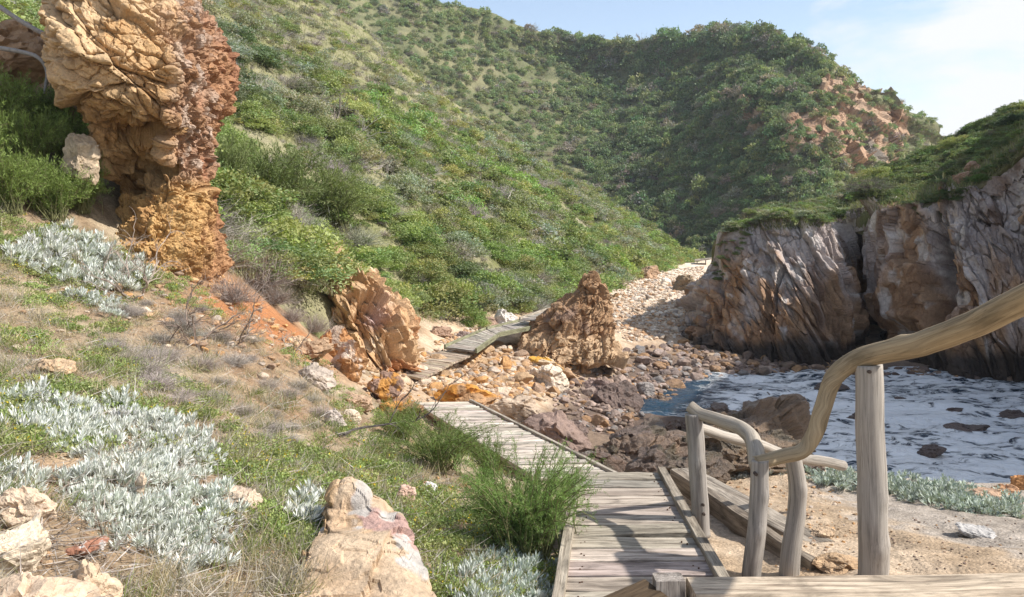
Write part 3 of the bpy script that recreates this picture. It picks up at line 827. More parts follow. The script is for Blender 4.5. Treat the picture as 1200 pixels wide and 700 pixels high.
tag(pinnacle, 'brown shark fin shaped rock standing between the boardwalk and the cove', 'rock')

def fn_slab(V, n, u, v):
    t = V.copy(); t[:, 0] = V[:, 0] + .35 * V[:, 2]
    F1, E1, h1, h2 = facet(t * np.array([2.4, 2.0, 1.5]) + .2, 141, tilt=1.0)
    F2, E2, j1, j2 = facet(t * np.array([15, 6, 2.0]), 142, tilt=1.0)
    F3, E3, l1, l2 = facet(V * np.array([7, 6, 5.]), 149, tilt=.8)
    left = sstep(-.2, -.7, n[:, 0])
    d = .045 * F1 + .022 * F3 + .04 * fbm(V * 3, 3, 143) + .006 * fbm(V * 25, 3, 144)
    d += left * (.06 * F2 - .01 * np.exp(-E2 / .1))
    c = mixc((.47, .33, .21), (.53, .40, .275), sstep(-.3, .3, fbm(V * 4, 4, 145)))
    mau = sstep(.0, .12, fbm(V * 2.6 + 4, 3, 146) + (u - 440) / 260. - (v - 620) / 300.)
    c = mixc(c, (.42, .27, .245), mau * .85)
    wht = sstep(.16, .24, fbm(V * 3.4 + 9, 4, 147) + (u - 455) / 420.)
    c = mixc(c, (.49, .45, .41), wht)
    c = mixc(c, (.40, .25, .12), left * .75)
    return d, c
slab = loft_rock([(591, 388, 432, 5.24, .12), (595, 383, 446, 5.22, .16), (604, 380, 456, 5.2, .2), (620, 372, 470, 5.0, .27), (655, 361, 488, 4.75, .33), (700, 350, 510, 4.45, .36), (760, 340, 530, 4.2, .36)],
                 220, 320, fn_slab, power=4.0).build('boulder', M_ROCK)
tag(slab, 'large tan and mauve slab boulder with white patches at the bottom, beside a silver bush', 'boulder')

# ---------- single boulders
def single(u, v, wpx, hpx, seed, col, label, mat=M_BOULDER, sub=5, planes=16, cat='boulder', group=None, rot=None, patch=None, dpx=None, sink=.3, name=None, Y=None):
    p, n = hit(u, v + hpx * .34)
    if Y is not None: p = P(u, v, Y)
    s = p[1] / F_PX
    w, h, dd = wpx * s, hpx * s, (dpx or wpx * .8) * s
    V, T = rock_shape(seed, sub, (1, 1, 1), planes)
    ext = (V.max(0) - V.min(0)); V = V - (V.max(0) + V.min(0)) / 2
    V = V / ext * np.array([w, dd, h])
    a = rot if rot is not None else RNG.uniform(-.3, .3)
    V = V @ np.array([[1, 0, 0], [0, 1, 0], [0, 0, 1.]])
    if a:
        ca, sa = math.cos(a), math.sin(a)
        V = V @ np.array([[ca, 0, -sa], [0, 1, 0], [sa, 0, ca]])         # tilt in its own plane
    if sub >= 5:
        Fq, Eq, k1, k2 = facet(V / max(w, h) * np.array([2.4, 2.4, 4.]) + seed, seed % 83, tilt=1.2)
        Fr, Er, k1, k2 = facet(V / max(w, h) * np.array([7, 7, 11.]) + seed, seed % 79, tilt=1.2)
        nn = V / (np.linalg.norm(V, axis=1, keepdims=True) + 1e-6)
        V = V + nn * (max(w, h) * (.10 * Fq + .04 * Fr + .02 * fbm(V / max(w, h) * 14 + seed, 3, 5) - .02 * np.exp(-Eq / .03)))[:, None]
    q = V / max(w, h)
    c = np.array(col) * (1 + .35 * fbm(q * 4 + seed, 4, 7))[:, None]
    if patch is not None: c = mixc(c, patch[0], sstep(patch[1], patch[1] + .12, fbm(q * 3.5 + seed * 2, 4, 8)))
    mb = MB(); mb.add(V, None, T, np.clip(c, .02, 1))
    o = mb.build(name or 'boulder', mat); o.location = p + np.array([0, 0, h * (.5 - sink)])
    tag(o, label, cat, group); return o
TAN, CREAM, BROWN, RUST, GREYB, PURP, DARK = (.52, .37, .235), (.64, .53, .40), (.33, .22, .14), (.46, .20, .06), (.33, .29, .26), (.235, .165, .135), (.145, .10, .075)
LICH = ((.48, .235, .06), .04)
S = single
S(8, 645, 95, 75, 201, CREAM, 'cream block at the left edge beside the silver bush, above the lowest corner rock', planes=12)
S(30, 590, 70, 62, 202, (.58, .45, .33), 'pale tan split stone at the left edge just under the silver bush', planes=10)
S(30, 705, 150, 62, 203, (.66, .5, .36), 'large peach coloured slab in the bottom left corner', planes=10)
S(110, 690, 55, 95, 204, (.62, .48, .34), 'upright cream block to the right of the corner slab', planes=9, rot=.25)
S(98, 640, 55, 17, 205, (.40, .19, .12), 'flat stone with a rust red top lying on the pale corner blocks', planes=10, patch=((.66, .62, .58), .12))
S(62, 430, 52, 34, 206, TAN, 'tan stone on the dry grass above the big silver bush', planes=12)
S(285, 585, 52, 34, 207, (.57, .45, .34), 'pale flat stone in the grass right of the big silver bush', planes=9)
S(164, 572, 12, 62, 208, (.60, .48, .36), 'narrow upright sliver of stone in the middle of the silver bush', planes=10, rot=.1)
S(392, 488, 24, 30, 209, (.55, .47, .41), 'small grey white stone on the grass bank above the dead twig', planes=9)
S(412, 487, 22, 22, 210, CREAM, 'small cream stone beside the grey white one on the grass bank', planes=9)
S(474, 578, 22, 34, 211, (.58, .40, .32), 'pink flat stone leaning on the brown bank right of the slab boulder', planes=8, rot=.35)
S(503, 570, 20, 16, 212, (.72, .70, .68), 'small white stone with a rusty top in the brown bank', planes=9, patch=((.4, .2, .1), .15))
S(570, 570, 40, 24, 213, (.60, .47, .33), 'tan pointed stone leaning against the feathery bush', planes=9, rot=-.45)
S(395, 407, 44, 42, 214, (.34, .26, .2), 'grey brown capped boulder perched at the foot of the orange outcrop', planes=12, patch=((.44, .22, .09), .0), sink=.1)
S(412, 424, 46, 58, 215, (.48, .27, .13), 'orange and white streaked boulder at the foot of the splintered outcrop', planes=10, patch=((.62, .5, .4), .08), sink=.2)
S(365, 412, 52, 26, 216, (.40, .27, .17), 'flat brown slab boulder wedged left of the orange streaked boulder', planes=8, rot=-.3, sink=.15)
S(350, 402, 30, 22, 217, TAN, 'tan boulder at the left end of the wedged slab', planes=9)
S(370, 440, 52, 32, 218, (.42, .35, .29), 'low grey boulder below the wedged brown slab', planes=12)
S(452, 458, 46, 46, 219, (.30, .19, .14), 'boulder blotched with bright orange lichen at the near end of the old planks', planes=10, patch=LICH, sink=.15)
S(470, 482, 60, 36, 220, (.33, .19, .11), 'lower orange lichen boulder touching the end of the pale boardwalk', planes=10, patch=LICH, sink=.2)
S(420, 470, 40, 24, 221, (.48, .33, .22), 'tan boulder left of the two orange lichen boulders', planes=10)
S(545, 466, 74, 26, 222, (.42, .25, .13), 'flat orange topped slab lying beyond the pale boardwalk', planes=8, patch=((.55, .25, .05), -.05), sink=.2)
S(600, 482, 78, 44, 223, (.44, .34, .25), 'big tan grained boulder beside the pale boardwalk', planes=9, sink=.2)
S(650, 512, 92, 66, 224, PURP, 'largest purple brown boulder, above the boardwalk by the water', planes=11, sink=.25)
S(575, 378, 18, 16, 225, (.40, .27, .2), 'reddish boulder in the green scrub behind the boardwalk', planes=9)
S(592, 377, 26, 24, 226, (.72, .66, .60), 'white boulder beside the boardwalk in front of the green scrub', planes=9, sink=.1)
S(545, 392, 20, 15, 227, (.36, .27, .24), 'mauve boulder at the foot of the scrub behind the boardwalk', planes=9)
S(518, 388, 24, 16, 228, (.42, .28, .2), 'brown boulder at the foot of the scrub near the splintered outcrop', planes=9)
S(518, 368, 18, 14, 229, (.42, .40, .37), 'grey boulder half hidden in green scrub above the boardwalk', planes=9)
S(568, 385, 16, 10, 230, (.55, .4, .3), 'small tan boulder between the white boulder and the mauve one', planes=9)
S(804, 333, 32, 22, 231, (.27, .20, .13), 'round brown boulder alone on the pale far beach', planes=14, sink=.2)
S(762, 320, 22, 19, 232, (.42, .28, .18), 'lumpy orange brown boulder at the scrub edge of the far beach', planes=12, sink=.2)
S(640, 425, 44, 18, 233, (.60, .46, .31), 'pale boulder with an orange top among the sunlit rubble', planes=10, patch=((.56, .30, .05), .0))
S(645, 440, 46, 34, 234, (.66, .55, .43), 'rounded cream boulder in the sunlit rubble', planes=9)
S(690, 417, 34, 30, 235, (.50, .40, .31), 'grey tan boulder just in front of the shark fin rock', planes=9, sink=.2)
S(790, 548, 20, 14, 236, (.74, .71, .67), 'small white rock on the sand behind the near platform', planes=9)
S(700, 452, 42, 26, 237, (.24, .17, .145), 'purple boulder near the pool edge below the shark fin rock', planes=11)
S(757, 456, 22, 22, 238, (.30, .27, .25), 'grey angular boulder at the head of the pool', planes=8)
S(722, 462, 60, 44, 239, (.16, .11, .09), 'dark wet ledge boulder at the left edge of the pool', M_WET, planes=12)
S(94, 188, 42, 60, 240, (.46, .36, .25), 'smooth cream boulder wedged between the feathery bushes and the pillar', planes=9, Y=11.2, sink=.5)
S(22, 62, 110, 70, 241, (.36, .24, .15), 'brown rock shelf behind the grey curved branches at the top left', planes=12, Y=13.6, sink=.5)
S(70, 118, 70, 60, 242, (.30, .19, .12), 'dark brown rock in the gap left of the pillar', planes=12, Y=13.2, sink=.5)
# dark wet foreshore rocks between the platform and the water
for k, (u, v, w, h, col, lb) in enumerate([
        (735, 522, 120, 40, DARK, 'long dark wet ledge between the platform and the pool'),
        (700, 545, 84, 34, (.13, .085, .06), 'brown wet rock right behind the near platform'),
        (685, 535, 40, 16, (.2, .17, .14), 'smooth greenish cobble under the dark ledge'),
        (765, 545, 70, 44, DARK, 'black wet rock at the shore end of the handrail'),
        (830, 525, 90, 56, (.17, .115, .075), 'jagged brown kelp covered rock behind the first handrail post'),
        (880, 528, 120, 58, (.18, .125, .08), 'broad weedy brown rock behind the curved short rail'),
        (850, 487, 70, 26, DARK, 'black rock at the mouth of the pool'),
        (900, 474, 62, 28, (.10, .075, .065), 'dark block of rock in the foam beyond the short rail'),
        (948, 545, 40, 16, DARK, 'low dark shore rock at the right of the weedy rock'),
        (790, 505, 50, 36, DARK, 'dark wet rock in the throat of the pool'),
        (868, 512, 175, 72, (.20, .135, .085), 'largest jagged brown rock behind the handrail at the edge of the foam'),
        (745, 528, 130, 50, (.18, .12, .08), 'long ribbed brown rock just beyond the near platform'),
        (790, 522, 70, 36, (.15, .105, .075), 'broken brown shelf rock left of the first handrail post'),
        (820, 548, 80, 36, (.14, .10, .07), 'weedy shelf rock at the foot of the sandy bank behind the first post'),
        (865, 505, 70, 30, DARK, 'dark shelf rock between the pool and the curved short rail'),
        (915, 520, 70, 34, (.13, .09, .06), 'weedy rock beyond the sagging end of the thick rail'),
        (760, 505, 50, 26, (.16, .12, .09), 'ribbed brown shelf rock at the near edge of the pool'),
        (730, 545, 60, 26, (.17, .12, .085), 'brown shelf rock directly beyond the platform end'),
        (668, 500, 40, 26, PURP, 'purple brown rock between the big boulder and the ledge')]):
    S(u, v, w, h * 1.2, 260 + k, col, lb, M_WET, sub=6 if w > 80 else 5, planes=14, dpx=w * .8, sink=.3, patch=((.10, .075, .045), .1))
for k, (u, v, w, h, lb) in enumerate([
        (1000, 492, 40, 11, 'flat dark rock awash nearest the thick handrail post'),
        (1130, 505, 58, 16, 'largest dark rock awash in the foam, right of the thick post'),
        (1088, 534, 40, 18, 'dark pointed rock in the foam near the silvery mat'),
        (1182, 488, 44, 10, 'dark rock awash at the right edge of the picture'),
        (1115, 483, 30, 6, 'thin dark rock awash below the cave slot'),
        (1060, 470, 26, 8, 'small dark rock awash under the cliff'),
        (975, 455, 40, 14, 'brown rock awash at the foot of the rounded cliff')]):
    z = -4.82; d = ray(u, v); t = z / d[2]
    S(u, v, w, h, 280 + k, (.12, .085, .07), lb, M_WET, Y=(d * t)[1], sink=.42)
S(1175, 575, 34, 22, 290, (.46, .26, .14), 'orange rock on the rim of the bank at the right edge', planes=9)
S(1150, 580, 60, 22, 291, (.45, .30, .2), 'low tan rock beyond the silvery mat at the right', planes=9)
S(1195, 565, 22, 24, 292, (.5, .25, .1), 'rusty upright stone at the right edge of the bank', planes=9)
S(960, 625, 34, 14, 293, (.52, .38, .25), 'flat sandy stone between the two leaning posts', planes=9)
S(985, 660, 60, 22, 294, (.48, .33, .2), 'layered tan stone at the foot of the thick post', planes=10)
S(1150, 620, 60, 14, 295, (.44, .42, .40), 'pale grey slab flush with the bank on the right', planes=9, sink=.6)

# ---------- scattered boulders (individuals) and rubble (stuff)
BSH = []
for k in range(12):
    r = np.random.default_rng(300 + k)
    V, T = rock_shape(310 + k, 4, (1, r.uniform(.65, 1), r.uniform(.42, .8)), int(r.integers(11, 17)))
    mb = MB(); mb.add(V, None, T, np.ones(3) * (1 + .3 * fbm(V * 2.5 + k, 4, k))[:, None])
    BSH.append(mb.mesh('boulder', M_BOULDER))
BSHW = []
for me in BSH:
    m2 = me.copy(); m2.materials.clear(); m2.materials.append(M_WET); BSHW.append(m2)
LOWR = [rock_shape(340 + k, 3, (1, .8, .55 + .05 * (k % 5)), 9, .05) for k in range(10)]
VLOWR = [rock_shape(340 + k, 2, (1, .8, .55 + .05 * (k % 5)), 7, .05) for k in range(10)]
def in_poly(u, v, poly):
    poly = np.array(poly, float); n = len(poly); c = np.zeros(len(u), bool); j = n - 1
    for i in range(n):
        xi, yi = poly[i]; xj, yj = poly[j]
        c ^= ((yi > v) != (yj > v)) & (u < (xj - xi) * (v - yi) / (yj - yi + 1e-12) + xi); j = i
    return c
def sample_poly(poly, n, rng):
    poly = np.array(poly, float); lo, hi = poly.min(0), poly.max(0); out = np.zeros((0, 2))
    while len(out) < n:
        q = rng.uniform(lo, hi, (n * 3, 2)); out = np.concatenate([out, q[in_poly(q[:, 0], q[:, 1], poly)]])
    return out[:n]
ZONES = [
    ('sun', [(508, 425), (560, 408), (615, 402), (640, 408), (728, 408), (705, 428), (668, 452), (640, 470), (600, 470), (552, 478), (500, 462), (490, 440)], 64, (14, 34), 1500,
     {'cream': 'cream angular boulder in the sunlit rubble below the boardwalk', 'orange': 'rusty orange boulder in the sunlit rubble below the boardwalk', 'brown': 'brown boulder in the sunlit rubble below the boardwalk'}, 'boulders in the sunlit rubble below the boardwalk'),
    ('wet', [(700, 430), (725, 412), (800, 404), (860, 425), (930, 432), (905, 446), (850, 448), (770, 458), (745, 480), (740, 505), (700, 510), (650, 492), (648, 466)], 54, (13, 31), 850,
     {'cream': 'grey purple boulder in the shaded cove between rubble and pool', 'orange': 'rust brown boulder in the shaded cove between rubble and pool', 'brown': 'dark brown boulder in the shaded cove between rubble and pool'}, 'boulders in the shaded cove'),
    ('beach', [(718, 352), (740, 330), (790, 330), (822, 335), (800, 395), (735, 402), (720, 385)], 28, (7, 17), 1500,
     {'cream': 'pale boulder on the bright beach behind the shark fin rock', 'orange': 'orange boulder on the bright beach behind the shark fin rock', 'brown': 'tan boulder on the bright beach behind the shark fin rock'}, 'boulders on the bright beach'),
    ('cove', [(800, 402), (860, 418), (950, 420), (1010, 425), (1050, 440), (960, 448), (880, 440), (800, 425)], 24, (11, 24), 360,
     {'cream': 'grey brown boulder at the foot of the rounded cliff', 'orange': 'rusty boulder at the foot of the rounded cliff', 'brown': 'dark boulder at the foot of the rounded cliff'}, 'boulders along the cliff foot'),
    ('wet', [(720, 452), (760, 440), (805, 438), (800, 462), (765, 478), (745, 494), (715, 492), (700, 478)], 18, (11, 24), 420,
     {'cream': 'grey purple boulder at the shallow head of the pool', 'orange': 'rust brown boulder at the shallow head of the pool', 'brown': 'dark brown boulder at the shallow head of the pool'}, 'boulders at the head of the pool'),
    ('cove', [(1050, 432), (1200, 448), (1200, 462), (1120, 452), (1050, 446)], 9, (12, 26), 80,
     {'cream': 'grey brown boulder under the cave slot cliff', 'orange': 'rusty boulder under the cave slot cliff', 'brown': 'dark boulder under the cave slot cliff'}, 'boulders under the cave slot'),
]
rub = MB(); NB = 0
for zi, (kind, poly, nbig, (s0, s1), nsm, labs, grp) in enumerate(ZONES):
    rz = np.random.default_rng(400 + zi)
    placed = []
    for (u, v) in sample_poly(poly, nbig * 14, rz):
        if len(placed) >= nbig: break
        p, n = hit(u, v)
        if p is None: continue
        if kind == 'cove' and v > 425 or kind == 'wet':
            if p[2] < -4.85: p = p.copy(); 
        s = s0 + (s1 - s0) * rz.random() ** 1.5
        if any((u - a) ** 2 + ((v - b) * 1.6) ** 2 < (.42 * (s + c)) ** 2 for a, b, c in placed): continue
        placed.append((u, v, s))
        cpx = pebble_colour(1, rz, kind)[0]
        sat = (cpx[0] - cpx[2]) / cpx[0]; lum = cpx.mean()
        key = 'orange' if sat > .62 else ('cream' if lum > {'sun': .36, 'beach': .5, 'wet': .22, 'cove': .19}[kind] else 'brown')
        o = bpy.data.objects.new('boulder', (BSHW if kind in ('wet',) else BSH)[rz.integers(0, 12)]); COL.objects.link(o)
        h = s / 2 * p[1] / F_PX
        o.location = p + np.array([0, 0, h * .3]); o.scale = (h, h, h * rz.uniform(.8, 1.25))
        o.rotation_euler = (rz.uniform(-.35, .35), rz.uniform(-.35, .35), rz.uniform(0, 6.3)); o.color = (*cpx, 1)
        tag(o, labs[key], 'boulder', grp + (' (%s)' % {'cream': 'pale', 'orange': 'rusty', 'brown': 'brown'}[key])); NB += 1
    pts = sample_poly(poly, nsm, rz); cols = pebble_colour(nsm, rz, kind)
    for (u, v), cpx in zip(pts, cols):
        p, n = hit(u, v)
        if p is None or p[2] < -5.4: continue
        s = rz.uniform(2.4, 8.5) if rz.random() < .66 else rz.uniform(7, 13)
        if kind == 'beach': s = s * .6
        sz = s / 2 * p[1] / F_PX
        V, T = (LOWR if s > 6 else VLOWR)[rz.integers(0, 10)]
        a = rz.uniform(0, 6.3); ca, sa = math.cos(a), math.sin(a); b = rz.uniform(-.5, .5); cb, sb = math.cos(b), math.sin(b)
        R_ = np.array([[ca, sa, 0], [-sa, ca, 0], [0, 0, 1]]) @ np.array([[1, 0, 0], [0, cb, sb], [0, -sb, cb]])
        rub.add((V * sz) @ R_ + p + np.array([0, 0, sz * .15]), None, T, cpx)
# the shingle bank of the far beach and small stones on the near banks
rz = np.random.default_rng(450)
for poly, n, kind, lo, hi in [([(735, 332), (760, 318), (825, 312), (828, 330), (800, 345), (740, 345)], 1600, 'beach', 1.2, 4), ([(705, 345), (745, 330), (745, 360), (715, 370)], 350, 'beach', 1.5, 5),
                              ([(690, 548), (770, 545), (775, 553), (690, 556)], 120, 'sun', 3, 9), ([(840, 548), (960, 552), (1010, 600), (1000, 670), (905, 668), (840, 585)], 420, 'sun', 1.5, 7),
                              ([(400, 428), (520, 428), (525, 465), (475, 478), (430, 470)], 260, 'sun', 2, 10), ([(440, 434), (470, 420), (525, 408), (556, 413), (500, 444)], 260, 'sun', 2, 11), ([(505, 405), (525, 395), (560, 382), (575, 380), (570, 388), (525, 405)], 200, 'sun', 3, 8),
                              ([(1020, 610), (1200, 600), (1200, 668), (1050, 668)], 160, 'cove', 1.5, 5)]:
    for (u, v), cpx in zip(sample_poly(poly, n, rz), pebble_colour(n, rz, kind)):
        p, nn = hit(u, v)
        if p is None: continue
        sz = (lo + (hi - lo) * rz.random() ** 2) / 2 * p[1] / F_PX
        V, T = VLOWR[rz.integers(0, 10)]; a = rz.uniform(0, 6.3); ca, sa = math.cos(a), math.sin(a)
        rub.add((V * sz) @ np.array([[ca, sa, 0], [-sa, ca, 0], [0, 0, 1]]) + p + np.array([0, 0, sz * .2]), None, T, cpx)
# stony scree on the left bank
for (x0, x1, y0, y1, n, lo, hi) in [(-5.2, -2.6, 9.2, 13.2, 420, .015, .09), (-3.2, -1.2, 3.0, 4.4, 260, .005, .03), (-1.6, .2, 4.4, 8.0, 200, .006, .03), (-5, -1.5, 5, 11, 160, .01, .05)]:
    x = rz.uniform(x0, x1, n); y = rz.uniform(y0, y1, n); z = ground_h(x, y)
    for k, cpx in enumerate(pebble_colour(n, rz, 'sun')):
        sz = lo + (hi - lo) * rz.random() ** 3
        V, T = (LOWR if sz > .03 else VLOWR)[rz.integers(0, 10)]; a = rz.uniform(0, 6.3); ca, sa = math.cos(a), math.sin(a)
        rub.add((V * sz) @ np.array([[ca, sa, 0], [-sa, ca, 0], [0, 0, 1]]) + np.array([x[k], y[k], z[k] + sz * .25]), None, T, cpx)
o = rub.build('rubble', M_BOULDER); tag(o, 'small broken stones and shingle', None, None, 'stuff')

# ================================================================== TIMBER
def plank(mb, a, b, w, th, up, col, rng, segs=9, wav=.006, gid=0):
    """a board from a to b (centres of its ends), width w, thickness th"""
    a, b = np.asarray(a, float), np.asarray(b, float); L = np.linalg.norm(b - a); d = (b - a) / L
    s = np.cross(d, up); s /= np.linalg.norm(s); n = np.cross(s, d)
    t = np.linspace(0, 1, segs)
    prof = [(-.5, -.5), (-.5, .38), (-.44, .5), (-.15, .5), (.15, .5), (.44, .5), (.5, .38), (.5, -.5)]
    V, G = [], []
    e0 = fbm(np.stack([t * L * 3 + gid, 0 * t, 0 * t], 1), 2, 3) * wav; e1 = fbm(np.stack([t * L * 3 + gid, 0 * t + 9, 0 * t], 1), 2, 4) * wav
    for k, tt in enumerate(t):
        for (pw, ph) in prof:
            q = a + d * L * tt + s * (pw * w + (e0[k] if pw < 0 else e1[k])) + n * (ph * th + rng.normal() * .0012)
            V.append(q); G.append((L * tt, pw * w + gid * 1.37, ph * th + gid * .71))
    m = len(prof); q = grid_quads(segs, m, True)
    t_ = []
    for base, fl in ((0, False), ((segs - 1) * m, True)):
        for j in range(1, m - 1): t_.append((base, base + j, base + j + 1) if fl else (base, base + j + 1, base + j))
    mb.add(V, q, t_, col, G)
def deck_mesh(L0, R0, L1, R1, pitch, rng, tone, th=.045, gap=.016, jit=.018, over=.02):
    mb = MB(); L0, R0, L1, R1 = map(np.asarray, (L0, R0, L1, R1))
    n = max(2, int(round(np.linalg.norm((L1 + R1) / 2 - (L0 + R0) / 2) / pitch)))
    for k in range(n):
        t = (k + .5) / n
        a = L0 * (1 - t) + L1 * t; b = R0 * (1 - t) + R1 * t
        e = (b - a) / np.linalg.norm(b - a)
        a = a - e * rng.uniform(0, over); b = b + e * rng.uniform(0, over)
        a = a + np.array([0, 0, rng.normal() * .006]); b = b + np.array([0, 0, rng.normal() * .006])
        wd = np.linalg.norm((L1 + R1) / 2 - (L0 + R0) / 2) / n - gap - rng.uniform(0, gap)
        c = np.array(tone) * rng.uniform(.72, 1.2) * (1 + rng.normal(size=3) * .02)
        plank(mb, a, b, wd, th, np.array([0, 0, 1.]), c, rng, gid=k + rng.uniform(0, 50), wav=jit)
    return mb
def beam_mesh(a, b, w, h, col, rng, gid=0, wav=.004):
    mb = MB(); plank(mb, a, b, w, h, np.array([0, 0, 1.]), col, rng, 12, wav, gid); return mb
RT = np.random.default_rng(500)
def boardwalk(label, L0, R0, L1, R1, pitch, tone, name='boardwalk', edges=(True, True), edge_col=(1.0, .97, .9), ew=.05, eh=.06, raise_=.0, posts=0, plen=.5, nails=False):
    e = empty(name, tuple((np.asarray(L0) + np.asarray(R0)) / 2)); tag(e, label, 'boardwalk')
    off = -np.array(e.location)
    L0, R0, L1, R1 = [np.asarray(q) + off for q in (L0, R0, L1, R1)]
    dz = np.array([0, 0, -.0225])
    deck_mesh(L0 + dz, R0 + dz, L1 + dz, R1 + dz, pitch, RT, tone).build('deck', M_DECK, e)
    if nails:
        nb = MB(); n_ = max(2, int(round(np.linalg.norm((L1 + R1) / 2 - (L0 + R0) / 2) / pitch)))
        for k in range(n_):
            for f in (.1, .13, .87, .9):
                t = (k + RT.uniform(.3, .7)) / n_; a = L0 * (1 - t) + L1 * t; b = R0 * (1 - t) + R1 * t; q = a + (b - a) * (f + RT.normal() * .006)
                tube(nb, [q + np.array([0, 0, -.01]), q + np.array([0, 0, .006])], .006, 7, (.10, .055, .035))
        nb.build('nails', M_TWIG, e)
    for on, A, B, sg in ((edges[0], L0, L1, -1), (edges[1], R0, R1, 1)):
        if not on: continue
        s = (R0 - L0) / np.linalg.norm(R0 - L0) * sg
        z = np.array([0, 0, raise_])
        beam_mesh(A + s * (ew * (.5 if raise_ <= 0 else -.2) + .024) + z, B + s * (ew * (.5 if raise_ <= 0 else -.2) + .024) + z, ew, eh, edge_col, RT, 7 + sg).build('edge_beam', M_DECK, e)
    for k in range(posts):
        t = (k + .3) / max(posts, 1)
        for A, B, sg in ((L0, L1, -1), (R0, R1, 1)):
            q = A * (1 - t) + B * t; s = (R0 - L0) / np.linalg.norm(R0 - L0) * sg
            mb = MB(); tube(mb, [q - s * .09 + np.array([0, 0, -.07]), q - s * .09 + np.array([0, 0, -.07 - plen])], .05, 8, (.6, .56, .5)); mb.build('support_post', M_POST, e)
    return e
boardwalk('near platform of broad cracked grey planks below the steps', PZ(655, 712, -2.2), PZ(862, 712, -2.2), PZ(678, 553, -2.2), PZ(774, 553, -2.2), .235, (.95, .9, .84), 'boardwalk', ew=.075, eh=.05, raise_=.022, edge_col=(.78, .74, .66), posts=2, plen=.3, nails=True)
boardwalk('pale bleached boardwalk running from the feathery bush to the lichen boulders', PZ(632, 560, -2.9), PZ(720, 558, -2.9), PZ(486, 471, -2.9), PZ(548, 470, -2.9), .15, (1.3, 1.26, 1.2), posts=4, plen=.35)
boardwalk('old sunken planks half buried in rubble between two boardwalks', PZ(436, 432, -2.97), PZ(494, 443, -2.97), PZ(519, 411, -2.97), PZ(552, 415, -2.97), .14, (1.15, 1.02, .88), edges=(False, False))
boardwalk('boardwalk with a greenish edge beam rising left of the shark fin rock', PZ(523, 407, -2.86), PZ(556, 411, -2.86), PZ(570, 386.5, -2.84), PZ(583, 392.5, -2.84), .14, (1.05, 1.02, .97), edge_col=(.66, .72, .52), eh=.12)
boardwalk('boardwalk bend passing behind the left foot of the shark fin rock', PZ(571, 386, -2.83), PZ(584, 392, -2.83), PZ(612, 376, -2.80), PZ(640, 380.5, -2.80), .14, (1.02, 1.0, .96), edge_col=(.66, .72, .52), eh=.12)
boardwalk('raised short boardwalk by the scrub behind the shark fin rock', PZ(611, 374, -2.6), PZ(636, 375, -2.6), np.array([2.6, 31.5, -2.5]), np.array([3.5, 31.0, -2.5]), .15, (1.05, 1.03, 1.0), eh=.1, posts=2)
boardwalk('small distant boardwalk at the scrub edge of the far beach', P(738, 317, 64), P(745, 318.5, 63), P(757, 311.5, 68), P(764, 312.5, 67), .3, (1.1, 1.06, 1.0), eh=.1, posts=2, plen=.8)
boardwalk('most distant boardwalk end on posts beside the rounded cliff', P(814, 304.5, 82), P(814, 306, 78), P(834, 302.5, 82), P(834, 303.5, 78), .3, (1.1, 1.06, 1.0), eh=.12, posts=2, plen=1.2)
# old timbers lying beside the platform
for k, (a, b, w, h, col, lb) in enumerate([
        (PZ(792, 560, -2.42), PZ(955, 672, -2.36), .09, .17, (.55, .5, .44), 'dark edged old beam lying beside the platform under the posts'),
        (PZ(800, 552, -2.45), PZ(960, 640, -2.42), .26, .06, (.8, .76, .7), 'wide bleached board lying on the sand behind the old beam')]):
    o = beam_mesh(a, b, w, h, col, RT, 20 + k, .02).build('old_timber', M_DECK); tag(o, lb, 'timber')
# top step: grey log, cut block and dark plank
o = beam_mesh((.885, 4.09, -1.85), (3.4, 4.10, -1.83), .25, .2, (1.25, 1.12, .95), RT, 30, .012).build('step_timber', M_DECK); tag(o, 'long pale step timber across the bottom right', 'timber')
mb = MB(); plank(mb, (.79, 4.14, -2.08), (.785, 4.16, -1.735), .15, .13, np.array([0, 1., .1]), (.8, .78, .78), RT, 6, .004, 33)
o = mb.build('timber_block', M_DECK); tag(o, 'square cut timber block with grey end grain at the bottom edge', 'timber')
mb = MB(); plank(mb, (.20, 3.72, -1.86), (.73, 4.10, -1.80), .22, .05, np.array([-.25, -.5, 1.]), (.2, .15, .10), RT, 8, .006, 35)
o = mb.build('timber_plank', M_DECK); tag(o, 'dark brown plank at the bottom edge left of the cut block', 'timber')

# ---------- driftwood handrail
rail = empty('handrail', tuple(PZ(885, 690, -2.2))); tag(rail, 'driftwood handrail of crooked bare poles beside the near platform', 'handrail')
ro = -np.array(rail.location)
def pole(name, pts, r0, r1, mat, seed, sides=18, per=10, col=(1, 1, 1), ridge=.09, taper=None):
    q = catmull([P(*a) + ro for a in pts], per)
    rr = np.linspace(r0, r1, len(q)) if taper is None else np.interp(np.linspace(0, 1, len(q)), np.linspace(0, 1, len(taper)), taper)
    q = q + .012 * np.stack([fbm(q * 3, 2, seed), fbm(q * 3, 2, seed + 1), fbm(q * 3, 2, seed + 2)], 1)
    mb = MB(); tube(mb, q, rr, sides, col, True, ridge, seed); return mb.build(name, mat, rail, smooth=True)
pole('post', [(1018, 428, 5.35), (1020, 480, 5.35), (1021, 540, 5.36), (1022, 600, 5.36), (1023, 690, 5.36)], .083, .094, M_POST, 601, 26, 14, (1, .97, .93), .05)
pole('post', [(889, 538, 5.36), (889, 570, 5.36), (887, 610, 5.36), (884, 645, 5.36), (881, 690, 5.37)], .056, .062, M_POST, 602, col=(.9, .88, .86), per=12, ridge=.07)
pole('post', [(812, 484, 6.35), (816, 520, 6.35), (819, 570, 6.35), (822, 630, 6.35)], .064, .066, M_POST, 603, col=(.9, .88, .86), per=14, ridge=.06)
